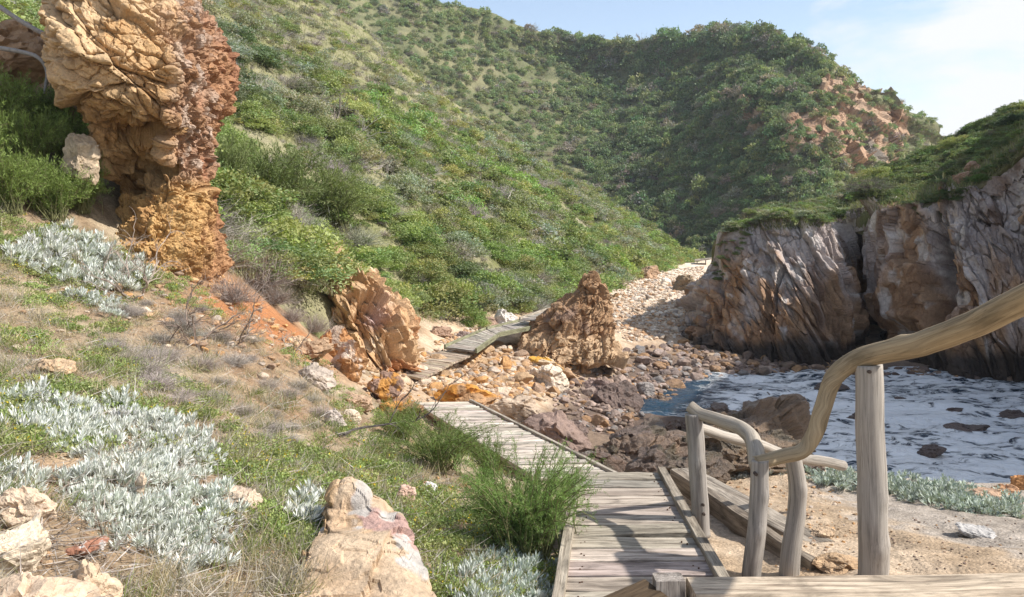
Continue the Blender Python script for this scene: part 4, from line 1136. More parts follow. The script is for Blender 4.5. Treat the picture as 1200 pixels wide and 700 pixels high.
pole('post', [(929, 535, 5.7), (933, 560, 5.7), (934, 590, 5.7), (931, 620, 5.7), (926, 650, 5.7), (924, 685, 5.7)], .056, .068, M_POST, 604, col=(.95, .92, .88), per=12, ridge=.09)
pole('rail', [(1330, 285, 3.5), (1260, 322, 3.95), (1200, 352, 4.3), (1130, 384, 4.7), (1080, 402, 5.0), (1030, 414, 5.28), (1000, 425, 5.4), (977, 444, 5.45), (964, 475, 5.45), (955, 505, 5.45), (940, 527, 5.45), (915, 534, 5.42), (884, 541, 5.35)], 0, 0, M_RAIL, 605, 22, 12, (1, 1, 1), .1,
     [.072, .073, .074, .074, .072, .068, .062, .056, .056, .05, .046, .042])
pole('rail', [(808, 476, 6.38), (822, 486, 6.32), (845, 494, 6.15), (866, 501, 5.98), (880, 513, 5.75), (886, 530, 5.52), (889, 545, 5.36)], .045, .058, M_POST, 606, 18, 12, (.98, .92, .82), .12)
pole('rail', [(815, 500, 6.4), (848, 511, 6.55), (890, 522, 6.75), (930, 536, 7.1), (965, 541, 7.4), (988, 546, 7.6)], .040, .046, M_POST, 607, 14, 10, (1.05, 1, .93), .12)

for (u, v, Y) in [(824, 592, 6.27), (825, 603, 6.27), (886, 556, 5.29), (1019, 436, 5.26)]:
    q = P(u, v, Y) + ro; mb = MB(); tube(mb, [q + np.array([0, .03, 0]), q - np.array([0, .006, 0])], .011, 8, (.09, .07, .06)); mb.build('bolt', M_TWIG, rail)
# ================================================================== VEGETATION
def shrub_variant(seed, nclump, nleaf, leaf, wid=.55, flat=.85, spread=.30, up=.3, trunk=False):
    r = np.random.default_rng(seed); mb = MB()
    d = rdir(nclump * 3, r); d = d[d[:, 2] > -.25][:nclump]
    rad = r.uniform(.5, .92, (len(d), 1)) * (1 + .25 * fbm(d * 1.7 + seed, 2, seed % 50))[:, None]
    c = d * rad * np.array([1, 1, flat]) + np.array([0, 0, .12])
    cr = r.uniform(.6, 1.25, len(d)) * spread
    tone = r.uniform(.8, 1.18, (len(d), 1)) * np.stack([1 + .09 * r.normal(size=len(d)), np.ones(len(d)), 1 + .08 * r.normal(size=len(d))], 1)
    k = np.repeat(np.arange(len(d)), nleaf)
    o = rdir(len(k), r); o[:, 2] = np.abs(o[:, 2]) * .9 + o[:, 2] * .1
    pos = c[k] + o * (cr[k] * r.uniform(.55, 1.05, len(k)))[:, None]
    nrm = o + .55 * rdir(len(k), r); dr = rdir(len(k), r) + np.array([0, 0, up]) + o * .6
    col = tone[k] * r.uniform(.84, 1.14, (len(k), 1))
    L = leaf * r.uniform(.7, 1.3, len(k))
    leaves(mb, pos, dr, nrm, L, L * wid, col)
    return mb
def feather_variant(seed, nstem, nleaf, leaf, wid=.12, h=1.0, lean=.9, shoots=9, shl=.22):
    """fine leaved bush: curved stems, each with side shoots clothed in needles"""
    r = np.random.default_rng(seed); mb = MB(); st = MB()
    per = max(5, int(nleaf / (shoots + 2)))
    for k in range(nstem):
        a = r.uniform(0, 6.283); l = lean * math.sqrt(r.random()); H = h * r.uniform(.45, 1.0) * (1 - .3 * l * l)
        b0 = np.array([r.normal() * .14, r.normal() * .14, 0])
        t = np.linspace(0, 1, 6)[:, None]
        tip = np.array([math.cos(a) * l, math.sin(a) * l, H])
        pts = b0 * (1 - t) + tip * t + np.array([0, 0, .2 * l]) * np.sin(t * math.pi) + r.normal(size=(6, 3)) * .02
        tube(st, pts, np.linspace(.009, .003, 6), 4, (.17, .17, .08), False)
        tone = r.uniform(.7, 1.25)
        for j in range(shoots):
            f = .12 + .88 * (j + r.random()) / shoots; i = min(int(f * 5), 4); q = pts[i] + (pts[i + 1] - pts[i]) * (f * 5 - i)
            ax = pts[i + 1] - pts[i]; ax /= np.linalg.norm(ax)
            dd = ax * .9 + rdir(1, r)[0] * .75 + np.array([0, 0, .2]); dd /= np.linalg.norm(dd)
            L = shl * r.uniform(.5, 1.2) * (1 - .35 * f)
            tt = r.random(per)[:, None]; p = q + dd * L * tt
            o = rdir(per, r)
            leaves(mb, p, dd * .8 + o * .8, rdir(per, r), leaf * r.uniform(.6, 1.3, per), leaf * wid * r.uniform(.8, 1.2, per), np.array([1, 1, 1]) * tone * r.uniform(.75, 1.25, (per, 1)))
    return mb, st
def twig_dome(seed, n, wid=.012):
    r = np.random.default_rng(seed); mb = MB()
    d = rdir(n * 2, r); d = d[d[:, 2] > .02][:n]; n = len(d)
    b = r.normal(size=(n, 3)) * np.array([.18, .18, .02])
    L = r.uniform(.45, 1.0, n)
    leaves(mb, b, d, rdir(n, r), L, wid, np.array([1, 1, 1]) * r.uniform(.6, 1.3, (n, 1)), .3)
    m = n * 2; k = r.integers(0, n, m)
    p = b[k] + d[k] * (L[k] * r.uniform(.4, .95, m))[:, None]
    leaves(mb, p, d[k] + .8 * rdir(m, r), rdir(m, r), r.uniform(.12, .35, m), wid * .7, np.array([1, 1, 1]) * r.uniform(.7, 1.4, (m, 1)), .3)
    return mb
def bare_branches(seed, nstem, length, r0, levels=3, spread=.7, upb=.6, col=(.36, .33, .30)):
    r = np.random.default_rng(seed); mb = MB()
    def grow(p, d, L, rad, lev):
        n = 6; pts = [p]
        for k in range(n):
            d = d + r.normal(size=3) * .20; d = d / np.linalg.norm(d); pts.append(pts[-1] + d * L / n)
        pts = np.array(pts); tube(mb, pts, np.linspace(rad, rad * .45, n + 1), 5 if lev > 1 else 4, np.array(col) * r.uniform(.75, 1.2), False)
        if lev > 0:
            for j in range(int(r.integers(2, 5))):
                q = pts[int(r.integers(2, n + 1))]; dd = d + spread * rdir(1, r)[0] + np.array([0, 0, .15]); dd /= np.linalg.norm(dd)
                grow(q, dd, L * r.uniform(.4, .75), rad * .5, lev - 1)
    for k in range(nstem):
        d = rdir(1, r)[0] * np.array([1, 1, .4]); d[2] = abs(d[2]) + upb; d /= np.linalg.norm(d)
        grow(np.array([r.normal() * .04, r.normal() * .04, -.05]), d, length * r.uniform(.5, 1), r0, levels)
    return mb
def silver_variant(seed, shoots=17, nl=17):
    r = np.random.default_rng(seed); mb = MB()
    for k in range(shoots):
        a = r.uniform(0, 6.283); l = .17 * math.sqrt((k + .5) / shoots)
        b = np.array([math.cos(a) * l, math.sin(a) * l, .0]); ax = np.array([math.cos(a) * l * 2.2, math.sin(a) * l * 2.2, 1.0]) + r.normal(size=3) * .15
        ax /= np.linalg.norm(ax); H = r.uniform(.05, .12)
        tube(mb, [b - ax * .04, b + ax * H], [.004, .003], 4, (.36, .33, .28), False)
        t = r.random(nl); o = rdir(nl, r); o -= ax * (o @ ax)[:, None]; o /= np.linalg.norm(o, axis=1, keepdims=True)
        dr = ax * (.55 + .9 * t[:, None]) + o * (1.0 - .55 * t[:, None])
        p = b + ax * (H * (.25 + .75 * t))[:, None]
        leaves(mb, p, dr, ax + .3 * o, r.uniform(.06, .105, nl), r.uniform(.013, .02, nl), np.array([1, 1, 1]) * r.uniform(.72, 1.12, (nl, 1)), .62, -.08)
    return mb
def merged(variants, items):
    """items: (variant, loc, rz, scale3, colour) -> one MB"""
    out = MB(); arr = [v.arrays() for v in variants]
    for vi, loc, rz, sc, col in items:
        V, Q, T, C, G = arr[vi]
        ca, sa = math.cos(rz), math.sin(rz)
        W = (V * np.asarray(sc)) @ np.array([[ca, sa, 0], [-sa, ca, 0], [0, 0, 1]]) + loc
        out.add(W, Q, T, C * np.asarray(col))
    return out
RV = np.random.default_rng(700)
def col_jit(c, s=.15):
    return tuple(np.clip(np.array(c) * RV.uniform(1 - s, 1 + s) * (1 + RV.normal(size=3) * s * .22), .005, 1))
G_MID, G_YEL, G_GREY, G_DARK, G_BRI = (.245, .29, .12), (.33, .35, .145), (.32, .325, .235), (.165, .205, .10), (.27, .345, .12)

HI = [shrub_variant(710 + k, 46, 110, .075).mesh('shrub', M_LEAF) for k in range(5)]
MIDV = [shrub_variant(720 + k, 30, 46, .135) for k in range(6)]
MID = [v.mesh('shrub', M_LEAF) for v in MIDV]
LOWV = [shrub_variant(730 + k, 20, 20, .21) for k in range(7)]
TWV = [twig_dome(740 + k, 240, .02) for k in range(4)]
TWHI = [twig_dome(745 + k, 700, .010).mesh('dry_bush', M_TWIG) for k in range(3)]
TW = [v.mesh('dry_bush', M_TWIG) for v in TWV]
FTHV = [feather_variant(750 + k, 130, 120, .075, .17, 1.0, .9, 10, .26) for k in range(3)]
FTH = [v[0].mesh('foliage', M_LEAF) for v in FTHV]; FTS = [v[1].mesh('stems', M_TWIG) for v in FTHV]

def plant(name, me, loc, rz, sc, col, label, cat, group=None, tilt=(0, 0)):
    if loc is None: return None
    o = bpy.data.objects.new(name, me); COL.objects.link(o); o.location = loc; o.rotation_euler = (tilt[0], tilt[1], rz)
    o.scale = (sc, sc, sc) if np.isscalar(sc) else sc; o.color = (*col, 1)
    tag(o, label, cat, group); return o

# ---- near hillside
cand = []
HB = bvh_of(hillside)
n = 9500
yy = 12 + 84 * RV.random(n) ** 1.15; ss = 46 * RV.random(n) ** 1.1
xx = np.interp(yy, FT[:, 0], FT[:, 1]) - ss
zz = hill_h(xx, yy)
uu, vv = px(np.stack([xx, yy, zz], 1))
gm = fbm(np.stack([xx * .16, yy * .16, 0 * xx], 1), 4, 75)
for k in range(n):
    if not (-60 < uu[k] < 900 and -60 < vv[k] < 420): continue
    if ss[k] < .5 and yy[k] < 30: continue
    up_ = sstep(8, 26, ss[k])                                   # smaller, greyer plants high on the slope
    rad = (.28 + .95 * RV.random() ** 2.4) * (1 - .3 * up_)
    dry = RV.random() < .25 + .27 * up_
    if RV.random() < .12 * up_: continue
    t = .3 + .55 * RV.random() + gm[k] * 1.1 - .1
    c = G_BRI if (t > .75 and up_ < .5) else G_YEL if t > .55 else G_MID if t > .22 else G_GREY if t > -.1 else G_DARK
    if up_ > .5 and RV.random() < .5: c = G_GREY
    cand.append((rad * 1000 / yy[k], dry, np.array([xx[k], yy[k], zz[k] - .1 * rad]), rad, col_jit((.42, .385, .345) if dry else c, .2), ss[k], uu[k], vv[k], t))
cand.sort(key=lambda q: -q[0])
ng = nd = 0; rest_g, rest_d = [], []
def hue(c):
    c = np.array(c); 
    return 'yellow green' if c[0] > c[1] * .9 and c[1] > .24 else 'grey green' if c[2] > c[1] * .5 else 'bright green' if c[1] > .29 else 'dark green' if c[1] < .205 else 'mid green'
for pxr, dry, loc, rad, col, s, u, v, t in cand:
    rz = RV.uniform(0, 6.3); sc = (rad * RV.uniform(.9, 1.25), rad * RV.uniform(.9, 1.25), rad * RV.uniform(.6, .95))
    inview = -20 < u < 860 and -20 < v < 400
    zone = 'low on the hillside by the boardwalk' if s < 4 else 'on the middle of the near hillside' if s < 13 else 'high on the near hillside'
    if dry:
        if inview and nd < 130:
            plant('dry_bush', (TWHI[RV.integers(0, 3)] if pxr > 22 else TW[RV.integers(0, 4)]), loc, rz, sc, col, 'leafless grey brown bush ' + zone, 'bush', 'dry bushes ' + zone); nd += 1
        else: rest_d.append((int(RV.integers(0, 4)), loc, rz, sc, col))
    elif inview and ng < 180:
        h_ = hue(col)
        plant('shrub', (HI[RV.integers(0, 5)] if pxr > 20 else MID[RV.integers(0, 6)]), loc, rz, sc, col, h_ + ' leafy shrub ' + zone, 'shrub', h_ + ' shrubs ' + zone); ng += 1
    else:
        rest_g.append((int(RV.integers(0, 7)) + (6 if pxr < 12 else 0) if pxr < 12 else int(RV.integers(0, 6)), loc, rz, sc, col))
o = merged(MIDV + LOWV, rest_g).build('hillside_scrub', M_LEAF); tag(o, 'low green scrub covering the near hillside', None, None, 'stuff')
o = merged(TWV, rest_d).build('hillside_dry_scrub', M_TWIG); tag(o, 'grey leafless scrub among the green on the near hillside', None, None, 'stuff')
# grass between the shrubs of the near hillside
gb = MB(); n = 52000
yy = 13 + 75 * RV.random(n) ** 1.7; ss = 34 * RV.random(n) ** 1.3; xx = np.interp(yy, FT[:, 0], FT[:, 1]) - ss
P3 = np.stack([xx, yy, hill_h(xx, yy) - .02], 1)
uu, vv = px(P3); ok = (uu > -40) & (uu < 880) & (vv > -40); P3 = P3[ok]; n = len(P3)
gcol = mixc((.42, .385, .27), (.24, .26, .12), RV.random(n)) * RV.uniform(.7, 1.3, (n, 1))
sc_ = np.clip(P3[:, 1] / 30, .7, 2.2)
leaves(gb, P3, RV.normal(size=(n, 3)) * .45 + np.array([0, 0, 1.]), rdir(n), RV.uniform(.15, .5, n) * sc_ ** .5, .022 * sc_, gcol, .3)
o = gb.build('hillside_grass', M_LEAF); tag(o, 'dry grass between the shrubs of the near hillside', None, None, 'stuff')

# ---- named shrubs near the boardwalk and outcrop
for (u, v, wpx, kind, col, lb) in [
        (455, 300, 70, 'hi', G_BRI, 'bright green shrub directly behind the top of the orange outcrop'),
        (530, 345, 90, 'hi', G_BRI, 'broad bright green shrub above the white boulder'),
        (495, 315, 70, 'hi', G_YEL, 'yellowish green shrub behind the right shoulder of the orange outcrop'),
        (572, 330, 80, 'hi', G_BRI, 'large bright green shrub with yellow flowers left of the shark fin rock'),
        (600, 350, 60, 'hi', G_MID, 'green shrub hanging over the boardwalk bend'),
        (640, 345, 56, 'hi', G_YEL, 'yellow green shrub behind the raised boardwalk'),
        (668, 318, 60, 'hi', G_MID, 'round green shrub just left of the tip of the shark fin rock'),
        (700, 300, 46, 'mid', G_MID, 'green shrub above the tip of the shark fin rock'),
        (735, 300, 60, 'mid', G_YEL, 'olive shrub at the edge of the far beach'),
        (775, 300, 46, 'mid', G_BRI, 'green shrub at the back of the far beach'),
        (805, 296, 40, 'mid', G_YEL, 'yellowish shrub over the distant boardwalk'),
        (505, 255, 66, 'hi', G_YEL, 'tall olive green bush with a brown side in the middle of the slope'),
        (345, 235, 70, 'hi', G_MID, 'dense round cushion bush right of the pillar on the slope'),
        (300, 215, 60, 'hi', G_BRI, 'green leafy bush with yellow flowers just right of the rock pillar'),
        (560, 372, 44, 'hi', G_BRI, 'low green bush directly behind the mauve boulder'),
        (478, 345, 44, 'hi', G_GREY, 'grey green bush right of the orange outcrop'),
        (440, 240, 60, 'hi', G_BRI, 'bright green bush on the slope up from the orange outcrop')]:
    p, nn = hit(u, v + wpx * .25)
    r_ = wpx / 2 * p[1] / F_PX
    plant('shrub', HI[RV.integers(0, 5)] if kind == 'hi' else MID[RV.integers(0, 6)], p, RV.uniform(0, 6), (r_, r_, r_ * .85), col_jit(col, .06), lb, 'shrub')
for (u, v, wpx, lb) in [(300, 300, 120, 'tangle of grey twigs at the right foot of the rock pillar'), (345, 285, 90, 'grey brush above the orange outcrop by the feathery bushes'),
                        (270, 330, 80, 'brown grey twig tangle on the red earth right of the pillar base'), (385, 268, 60, 'pale grey brush right above the outcrop top'),
                        (366, 372, 56, 'grey brush filling the nook left of the outcrop above the wedged slab'), (352, 318, 60, 'grey brush at the left edge of the outcrop top'), (340, 362, 50, 'grey brush low against the left foot of the outcrop'),
                        (320, 335, 70, 'grey brush hanging over the red earth left of the outcrop')]:
    p, nn = hit(u, v + wpx * .3)
    r_ = wpx / 2 * p[1] / F_PX
    plant('dry_bush', TWHI[RV.integers(0, 3)], p, RV.uniform(0, 6), (r_ * 1.1, r_, r_), (.33, .28, .25), lb, 'bush')
for k, (u, v, w, h, col, lb) in enumerate([
        (315, 262, 130, 95, (.16, .20, .075), 'dark feathery bush right of the rock pillar waist'),
        (385, 272, 110, 80, (.20, .24, .09), 'lighter feathery bush above the grey brush and the outcrop'),
        (265, 240, 70, 90, (.19, .23, .09), 'narrow feathery bush touching the right edge of the rock pillar'),
        (12, 250, 90, 75, (.21, .28, .08), 'tall feathery green bush at the left edge beside the pillar'),
        (62, 258, 90, 70, (.20, .27, .075), 'lowest feathery green bush of the clump left of the pillar'),
        (98, 250, 60, 70, (.18, .25, .07), 'feathery green bush against the left flank of the pillar'),
        (35, 205, 90, 80, (.22, .29, .085), 'bright feathery bush in the middle of the clump left of the pillar'),
        (82, 200, 70, 75, (.19, .26, .075), 'feathery bush beside the dark gap left of the pillar'),
        (0, 165, 90, 85, (.20, .27, .08), 'highest feathery bush of the clump at the left edge'),
        (50, 160, 70, 65, (.18, .24, .08), 'feathery bush below the lower grey curved branch'),
        (-30, 225, 90, 110, (.19, .26, .07), 'feathery bush cut by the left edge of the picture')]):
    p, nn = hit(u, v)
    s = p[1] / F_PX; e = empty('feathery_bush', tuple(p)); e['label'] = lb; e['category'] = 'bush'
    for nm, me in (('foliage', FTH[k % 3]), ('stems', FTS[k % 3])):
        c = bpy.data.objects.new(nm, me); COL.objects.link(c); c.parent = e
        c.color = (*col, 1) if nm == 'foliage' else (1, 1, 1, 1)
    e.scale = (w / 2 * s / .85, w / 2 * s / .85, h * s); e.rotation_euler[2] = k * 1.3

# ---- dead branches
BBM = [bare_branches(760 + k, 3, 1.0, .022, 3, .9, .35, (.40, .38, .36)).mesh('dead_branch', M_TWIG) for k in range(4)]
for k, (u, v, s, tl, col, lb) in enumerate([
        (378, 150, 2.2, (.4, .5), (.55, .5, .45), 'dark dead branch arching over the shrubs on the slope'),
        (415, 165, 1.7, (.2, -.3), (1.15, 1.1, 1.05), 'bleached white dead branches standing on the slope'),
        (350, 130, 1.8, (-.3, .6), (.45, .4, .36), 'dark fallen limb on the upper slope left of the white branches'),
        (450, 140, 1.6, (.3, .6), (1.1, 1.05, 1.0), 'pale dead twigs upslope right of the white branches'),
        (300, 110, 1.5, (.3, .9), (.9, .86, .8), 'grey dead branch lying on the slope near the pillar top'),
        (430, 200, 1.4, (.5, -.5), (1.0, .95, .9), 'fallen pale branch below the white dead branches'),
        (590, 235, 1.5, (.2, .2), (1.0, .95, .9), 'grey dead bush in the middle of the long slope'),
        (440, 78, 2.2, (.3, .4), (1.0, .97, .93), 'grey dead branches near the upper edge of the slope'),
        (470, 215, 1.2, (.1, .2), (.95, .9, .85), 'grey bare stems beside the tall olive bush'),
        (690, 225, 1.6, (.1, .2), (.9, .86, .82), 'small grey dead bush near the end of the slope')]):
    p, nn = hit(u, v)
    plant('dead_branch', BBM[k % 4], p, k * 1.9, s, col, lb, 'dead branch', None, tl)
SK = [bare_branches(770 + k, 5, .42, .009, 3, .7, .5, (.34, .30, .27)).mesh('bare_twigs', M_TWIG) for k in range(3)]
for k, (u, v, hpx, Yo, col, lb) in enumerate([
        (165, 342, 150, 1.6, (1.0, .93, .88), 'bare twiggy plant standing in front of the pillar hollow'),
        (115, 322, 110, .9, (1.0, .95, .9), 'bare forked stem left of the pillar base above the silver bush'),
        (230, 395, 130, .6, (.75, .66, .6), 'dark brown bare twigs below the pillar'),
        (280, 400, 120, .3, (.85, .78, .72), 'bare twigs across the red earth below the pillar'),
        (205, 400, 70, .2, (.6, .52, .46), 'low dark tangle of twigs on the stones below the pillar'),
        (345, 410, 90, .2, (1.0, .95, .9), 'pale bare twigs left of the wedged brown slab')]):
    p, nn = hit(u, v)
    p = p + np.array([0, -.15, 0]); s = hpx * p[1] / F_PX / .8
    plant('bare_twigs', SK[k % 3], drop(p[0], p[1]), k * 1.4, s, col, lb, 'twigs')
DK = bare_branches(780, 2, .7, .014, 2, .7, .12, (.16, .14, .125)).mesh('dead_branch', M_TWIG)
p, nn = hit(400, 512); plant('dead_branch', DK, p + np.array([0, 0, .06]), 2.6, 1.1, (1, 1, 1), 'dark dead twig lying on the green bank above the slab boulder', 'dead branch', None, (.2, .5))
p, nn = hit(300, 560); plant('dead_branch', DK, p + np.array([0, 0, .02]), .4, .8, (2.0, 1.8, 1.6), 'grey dry stick lying in the grass right of the silver patch', 'dead branch', None, (.5, .4))
for k, (pts, r0, lb) in enumerate([([(-40, -20, 12.8), (20, 22, 12.6), (60, 42, 12.5), (78, 30, 12.5), (82, -10, 12.6)], .05, 'smooth grey curved branch at the top left corner'),
                                   ([(-30, 52, 12.4), (20, 60, 12.3), (45, 68, 12.2), (55, 85, 12.2), (52, 110, 12.2)], .045, 'lower grey curved branch left of the pillar')]):
    mb = MB(); q = catmull([P(*a) for a in pts], 8); tube(mb, q, np.linspace(r0 * .8, r0 * .4, len(q)), 10, (.30, .285, .27), True, .1, 790 + k)
    o = mb.build('dead_branch', M_TWIG, smooth=True); tag(o, lb, 'dead branch')

# ---- silver bushes
SV = [silver_variant(800 + k) for k in range(6)]; SVM = [v.mesh('silver_bush', M_SILVER) for v in SV]
def silver(poly, n, rad, mind, label, group, col=(.70, .72, .69), flat=1.0, pts=None):
    placed = []
    for (u, v) in (pts or sample_poly(poly, n * 30, RV)):
        if len(placed) >= n: break
        p, nn = hit(u, v)
        if p is None or any(np.hypot(p[0] - a, p[1] - b) < mind for a, b in placed): continue
        placed.append((p[0], p[1])); s = rad / .22 * RV.uniform(.85, 1.2)
        plant('silver_bush', SVM[RV.integers(0, 6)], p, RV.uniform(0, 6.3), (s, s, s * flat), col_jit(col, .05), label, 'silver bush', group, (RV.normal() * .12 + .1, .25 + RV.normal() * .1))
silver([(0, 470), (60, 462), (120, 470), (225, 505), (255, 565), (265, 640), (240, 676), (160, 655), (105, 615), (75, 575), (95, 540), (40, 510), (0, 510)], 118, .135, .07, 'silver leaved clump in the big patch at the lower left', 'silver clumps of the lower left patch')
silver([(0, 565), (35, 560), (45, 585), (0, 600)], 4, .14, .1, 'silver leaved clump at the left edge above the pale corner blocks', 'silver clumps at the left edge')
silver([(22, 285), (60, 268), (110, 285), (160, 310), (165, 335), (120, 345), (60, 325), (15, 310)], 52, .2, .15, 'silver leaved clump in the upper patch left of the pillar base', 'silver clumps of the upper patch')
silver([(335, 600), (350, 575), (400, 575), (385, 600), (345, 620)], 5, .15, .1, 'silver leaved clump beside the top of the slab boulder', 'silver clumps beside the slab boulder')
silver([(525, 700), (545, 665), (590, 650), (640, 655), (655, 690), (650, 715), (530, 715)], 26, .13, .085, 'dusty silver clump at the bottom edge by the near platform', 'silver clumps by the near platform', (.60, .64, .60))
silver([(60, 355), (90, 350), (150, 362), (130, 372)], 5, .16, .12, 'small silver clump on the dry grass below the upper patch', 'small silver clumps on the dry grass')
silver([(955, 560), (1000, 556), (1060, 566), (1130, 575), (1190, 592), (1198, 606), (1140, 602), (1080, 588), (1020, 576), (960, 570)], 60, .20, .13, 'grey silver mat clump along the rim of the sandy bank', 'silver mat along the bank rim', (.44, .49, .43), .6)
silver([(830, 550), (880, 545), (930, 552), (900, 560), (840, 562)], 20, .15, .12, 'dull grey mat clump on the sand behind the short rail', 'dull grey mat behind the short rail', (.36, .36, .32), .5)

# ---- feathery bush over the boardwalk, bank bushes
def near_feather(u, v, w, h, seed, col, lb, ns=150, nl=90, leaf=.05, lean=.8):
    p, nn = hit(u, v); s = p[1] / F_PX
    f, st = feather_variant(seed, ns, nl, leaf, .13, 1.0, lean, 20, .17)
    e = empty('feathery_bush', tuple(p)); e['label'] = lb; e['category'] = 'bush'
    a = f.build('foliage', M_LEAF, e); a.color = (*col, 1); b = st.build('stems', M_TWIG, e)
    e.scale = (w / 2 * s / lean, w / 2 * s / lean, h * s); return e
near_feather(618, 655, 185, 145, 821, (.20, .30, .09), 'green feathery bush leaning over the left edge of the near platform', 150, 460, .03)
near_feather(515, 552, 150, 75, 822, (.15, .21, .06), 'dark green feathery bush on the bank beside the pale boardwalk', 70, 240, .045)
near_feather(575, 570, 60, 70, 823, (.15, .22, .06), 'smaller feathery bush between the bank and the pale boardwalk', 60, 70, .07)
near_feather(470, 520, 70, 55, 824, (.18, .23, .07), 'grassy green bush at the upper end of the pale boardwalk', 70, 60, .08)

SILV = [(0, 465), (60, 455), (120, 465), (230, 500), (265, 565), (275, 650), (240, 685), (160, 665), (95, 620), (60, 585), (0, 580)]
for k, (u, v) in enumerate(sample_poly([(110, 360), (200, 350), (330, 400), (400, 470), (330, 540), (260, 500), (180, 460), (100, 410)], 46, RV)):
    p, nn = hit(u, v); r_ = RV.uniform(.10, .24)
    plant('dry_bush', TWHI[k % 3], p, RV.uniform(0, 6), (r_ * 1.3, r_ * 1.3, r_ * .8), col_jit((.40, .35, .31), .12), 'low dry grey brown twig clump on the left bank below the pillar', 'bush', 'dry twig clumps on the left bank')
# ---- ground cover of the left bank
BANK = [(-60, 230), (100, 270), (235, 335), (330, 385), (430, 470), (490, 495), (590, 560), (640, 600), (655, 700), (-60, 720)]
def bank_pts(n, thr=None):
    q = sample_poly(BANK, n, RV); out = []
    for u, v in q:
        h = hit(u, v)
        if h[0] is not None: out.append((*h[0], u, v))
    return np.array(out)
# green cushions of small leaves
gc = MB(); q = bank_pts(3900); m = fbm(q[:, :3] * .9, 4, 851) + .12 * np.exp(-((q[:, 3] - 430) / 120) ** 2 - ((q[:, 4] - 520) / 60) ** 2) * 3 - .25 * (np.hypot((q[:, 3] - 260) / 110, (q[:, 4] - 390) / 60) < 1)
q = q[(m > .0) & (RV.random(len(q)) < .9)]
for p in q:
    k = int(RV.integers(90, 190)); r_ = RV.uniform(.05, .14); o = rdir(k); o[:, 2] = np.abs(o[:, 2])
    pos = p[:3] + o * np.array([r_, r_, r_ * .55]) * RV.uniform(.6, 1.05, (k, 1)) + np.array([0, 0, .005])
    c = np.array(G_YEL if RV.random() < .38 else G_BRI if RV.random() < .7 else G_MID) * RV.uniform(.8, 1.25)
    L = RV.uniform(.012, .028, k)
    cc = c * RV.uniform(.7, 1.3, (k, 1))
    if RV.random() < .25: cc[RV.random(k) < .08] = (.62, .45, .03)             # yellow flowers
    leaves(gc, pos, rdir(k) + o * .7 + np.array([0, 0, .3]), o + .6 * rdir(k), L, L * .6, cc)
o = gc.build('ground_cover', M_LEAF); tag(o, 'low green cushions with small yellow flowers on the left bank', None, None, 'stuff')
# grass, dry and green
dg = MB(); q = bank_pts(2300); m = fbm(q[:, :3] * .8, 4, 861); brown = np.hypot((q[:, 3] - 570) / 90, (q[:, 4] - 640) / 60) < 1
stony = (np.hypot((q[:, 3] - 60) / 110, (q[:, 4] - 660) / 50) < 1) | (in_poly(q[:, 3], q[:, 4], SILV) & (RV.random(len(q)) < .93))
q = q[(RV.random(len(q)) < .95) & ~(brown & (RV.random(len(q)) < .65)) & ~stony]
m = fbm(q[:, :3] * .8, 4, 861)
lush = np.exp(-((q[:, 3] - 440) / 90) ** 2 - ((q[:, 4] - 525) / 45) ** 2) + .8 * np.exp(-((q[:, 3] - 20) / 80) ** 2 - ((q[:, 4] - 260) / 40) ** 2)
for p, mm, lu in zip(q, m, lush):
    k = int(RV.integers(22, 44)); gr = RV.random() < .16 + .55 * lu + .4 * mm
    H = RV.uniform(.06, .19) * (1.1 if gr else .95); b = np.stack([RV.normal(size=k) * .05, RV.normal(size=k) * .05, np.zeros(k)], 1) + p[:3]
    lean = RV.normal(size=3) * .35 * np.array([1, 1, 0])
    d_ = RV.normal(size=(k, 3)) * np.array([.55, .55, .3]) + np.array([0, 0, .75]) + lean
    d_[:, 2] = np.abs(d_[:, 2])
    c = np.array((.19, .23, .07) if gr else (.50, .42, .29) if RV.random() < .45 else (.42, .38, .33))
    leaves(dg, b, d_, rdir(k), H * RV.uniform(.5, 1.2, k), RV.uniform(.0035, .006, k), c * RV.uniform(.65, 1.3, (k, 1)), .35, RV.uniform(0, .3))
o = dg.build('grass', M_LEAF); tag(o, 'dry straw and green grass on the left bank', None, None, 'stuff')
# fallen twigs and litter
lt = MB(); q = bank_pts(7000)
n = len(q); d_ = rdir(n) * np.array([1, 1, .25]) + np.array([0, 0, .12])
leaves(lt, q[:, :3] + np.array([0, 0, .015]), d_, rdir(n), RV.uniform(.06, .35, n), RV.uniform(.003, .007, n), mixc((.22, .18, .15), (.50, .46, .42), RV.random(n)), .4)
q = bank_pts(11000); n = len(q)
brown = np.exp(-np.hypot((q[:, 3] - 570) / 110, (q[:, 4] - 640) / 70) ** 2)
q = q[RV.random(n) < .35 + brown]; n = len(q)
leaves(lt, q[:, :3] + np.array([0, 0, .01]), rdir(n) * np.array([1, 1, .3]), rdir(n) + np.array([0, 0, 1.]), RV.uniform(.015, .04, n), RV.uniform(.006, .014, n), mixc((.20, .115, .07), (.36, .27, .18), RV.random(n)), .5)
o = lt.build('leaf_litter', M_TWIG); tag(o, 'fallen twigs and brown leaf litter on the left bank', None, None, 'stuff')

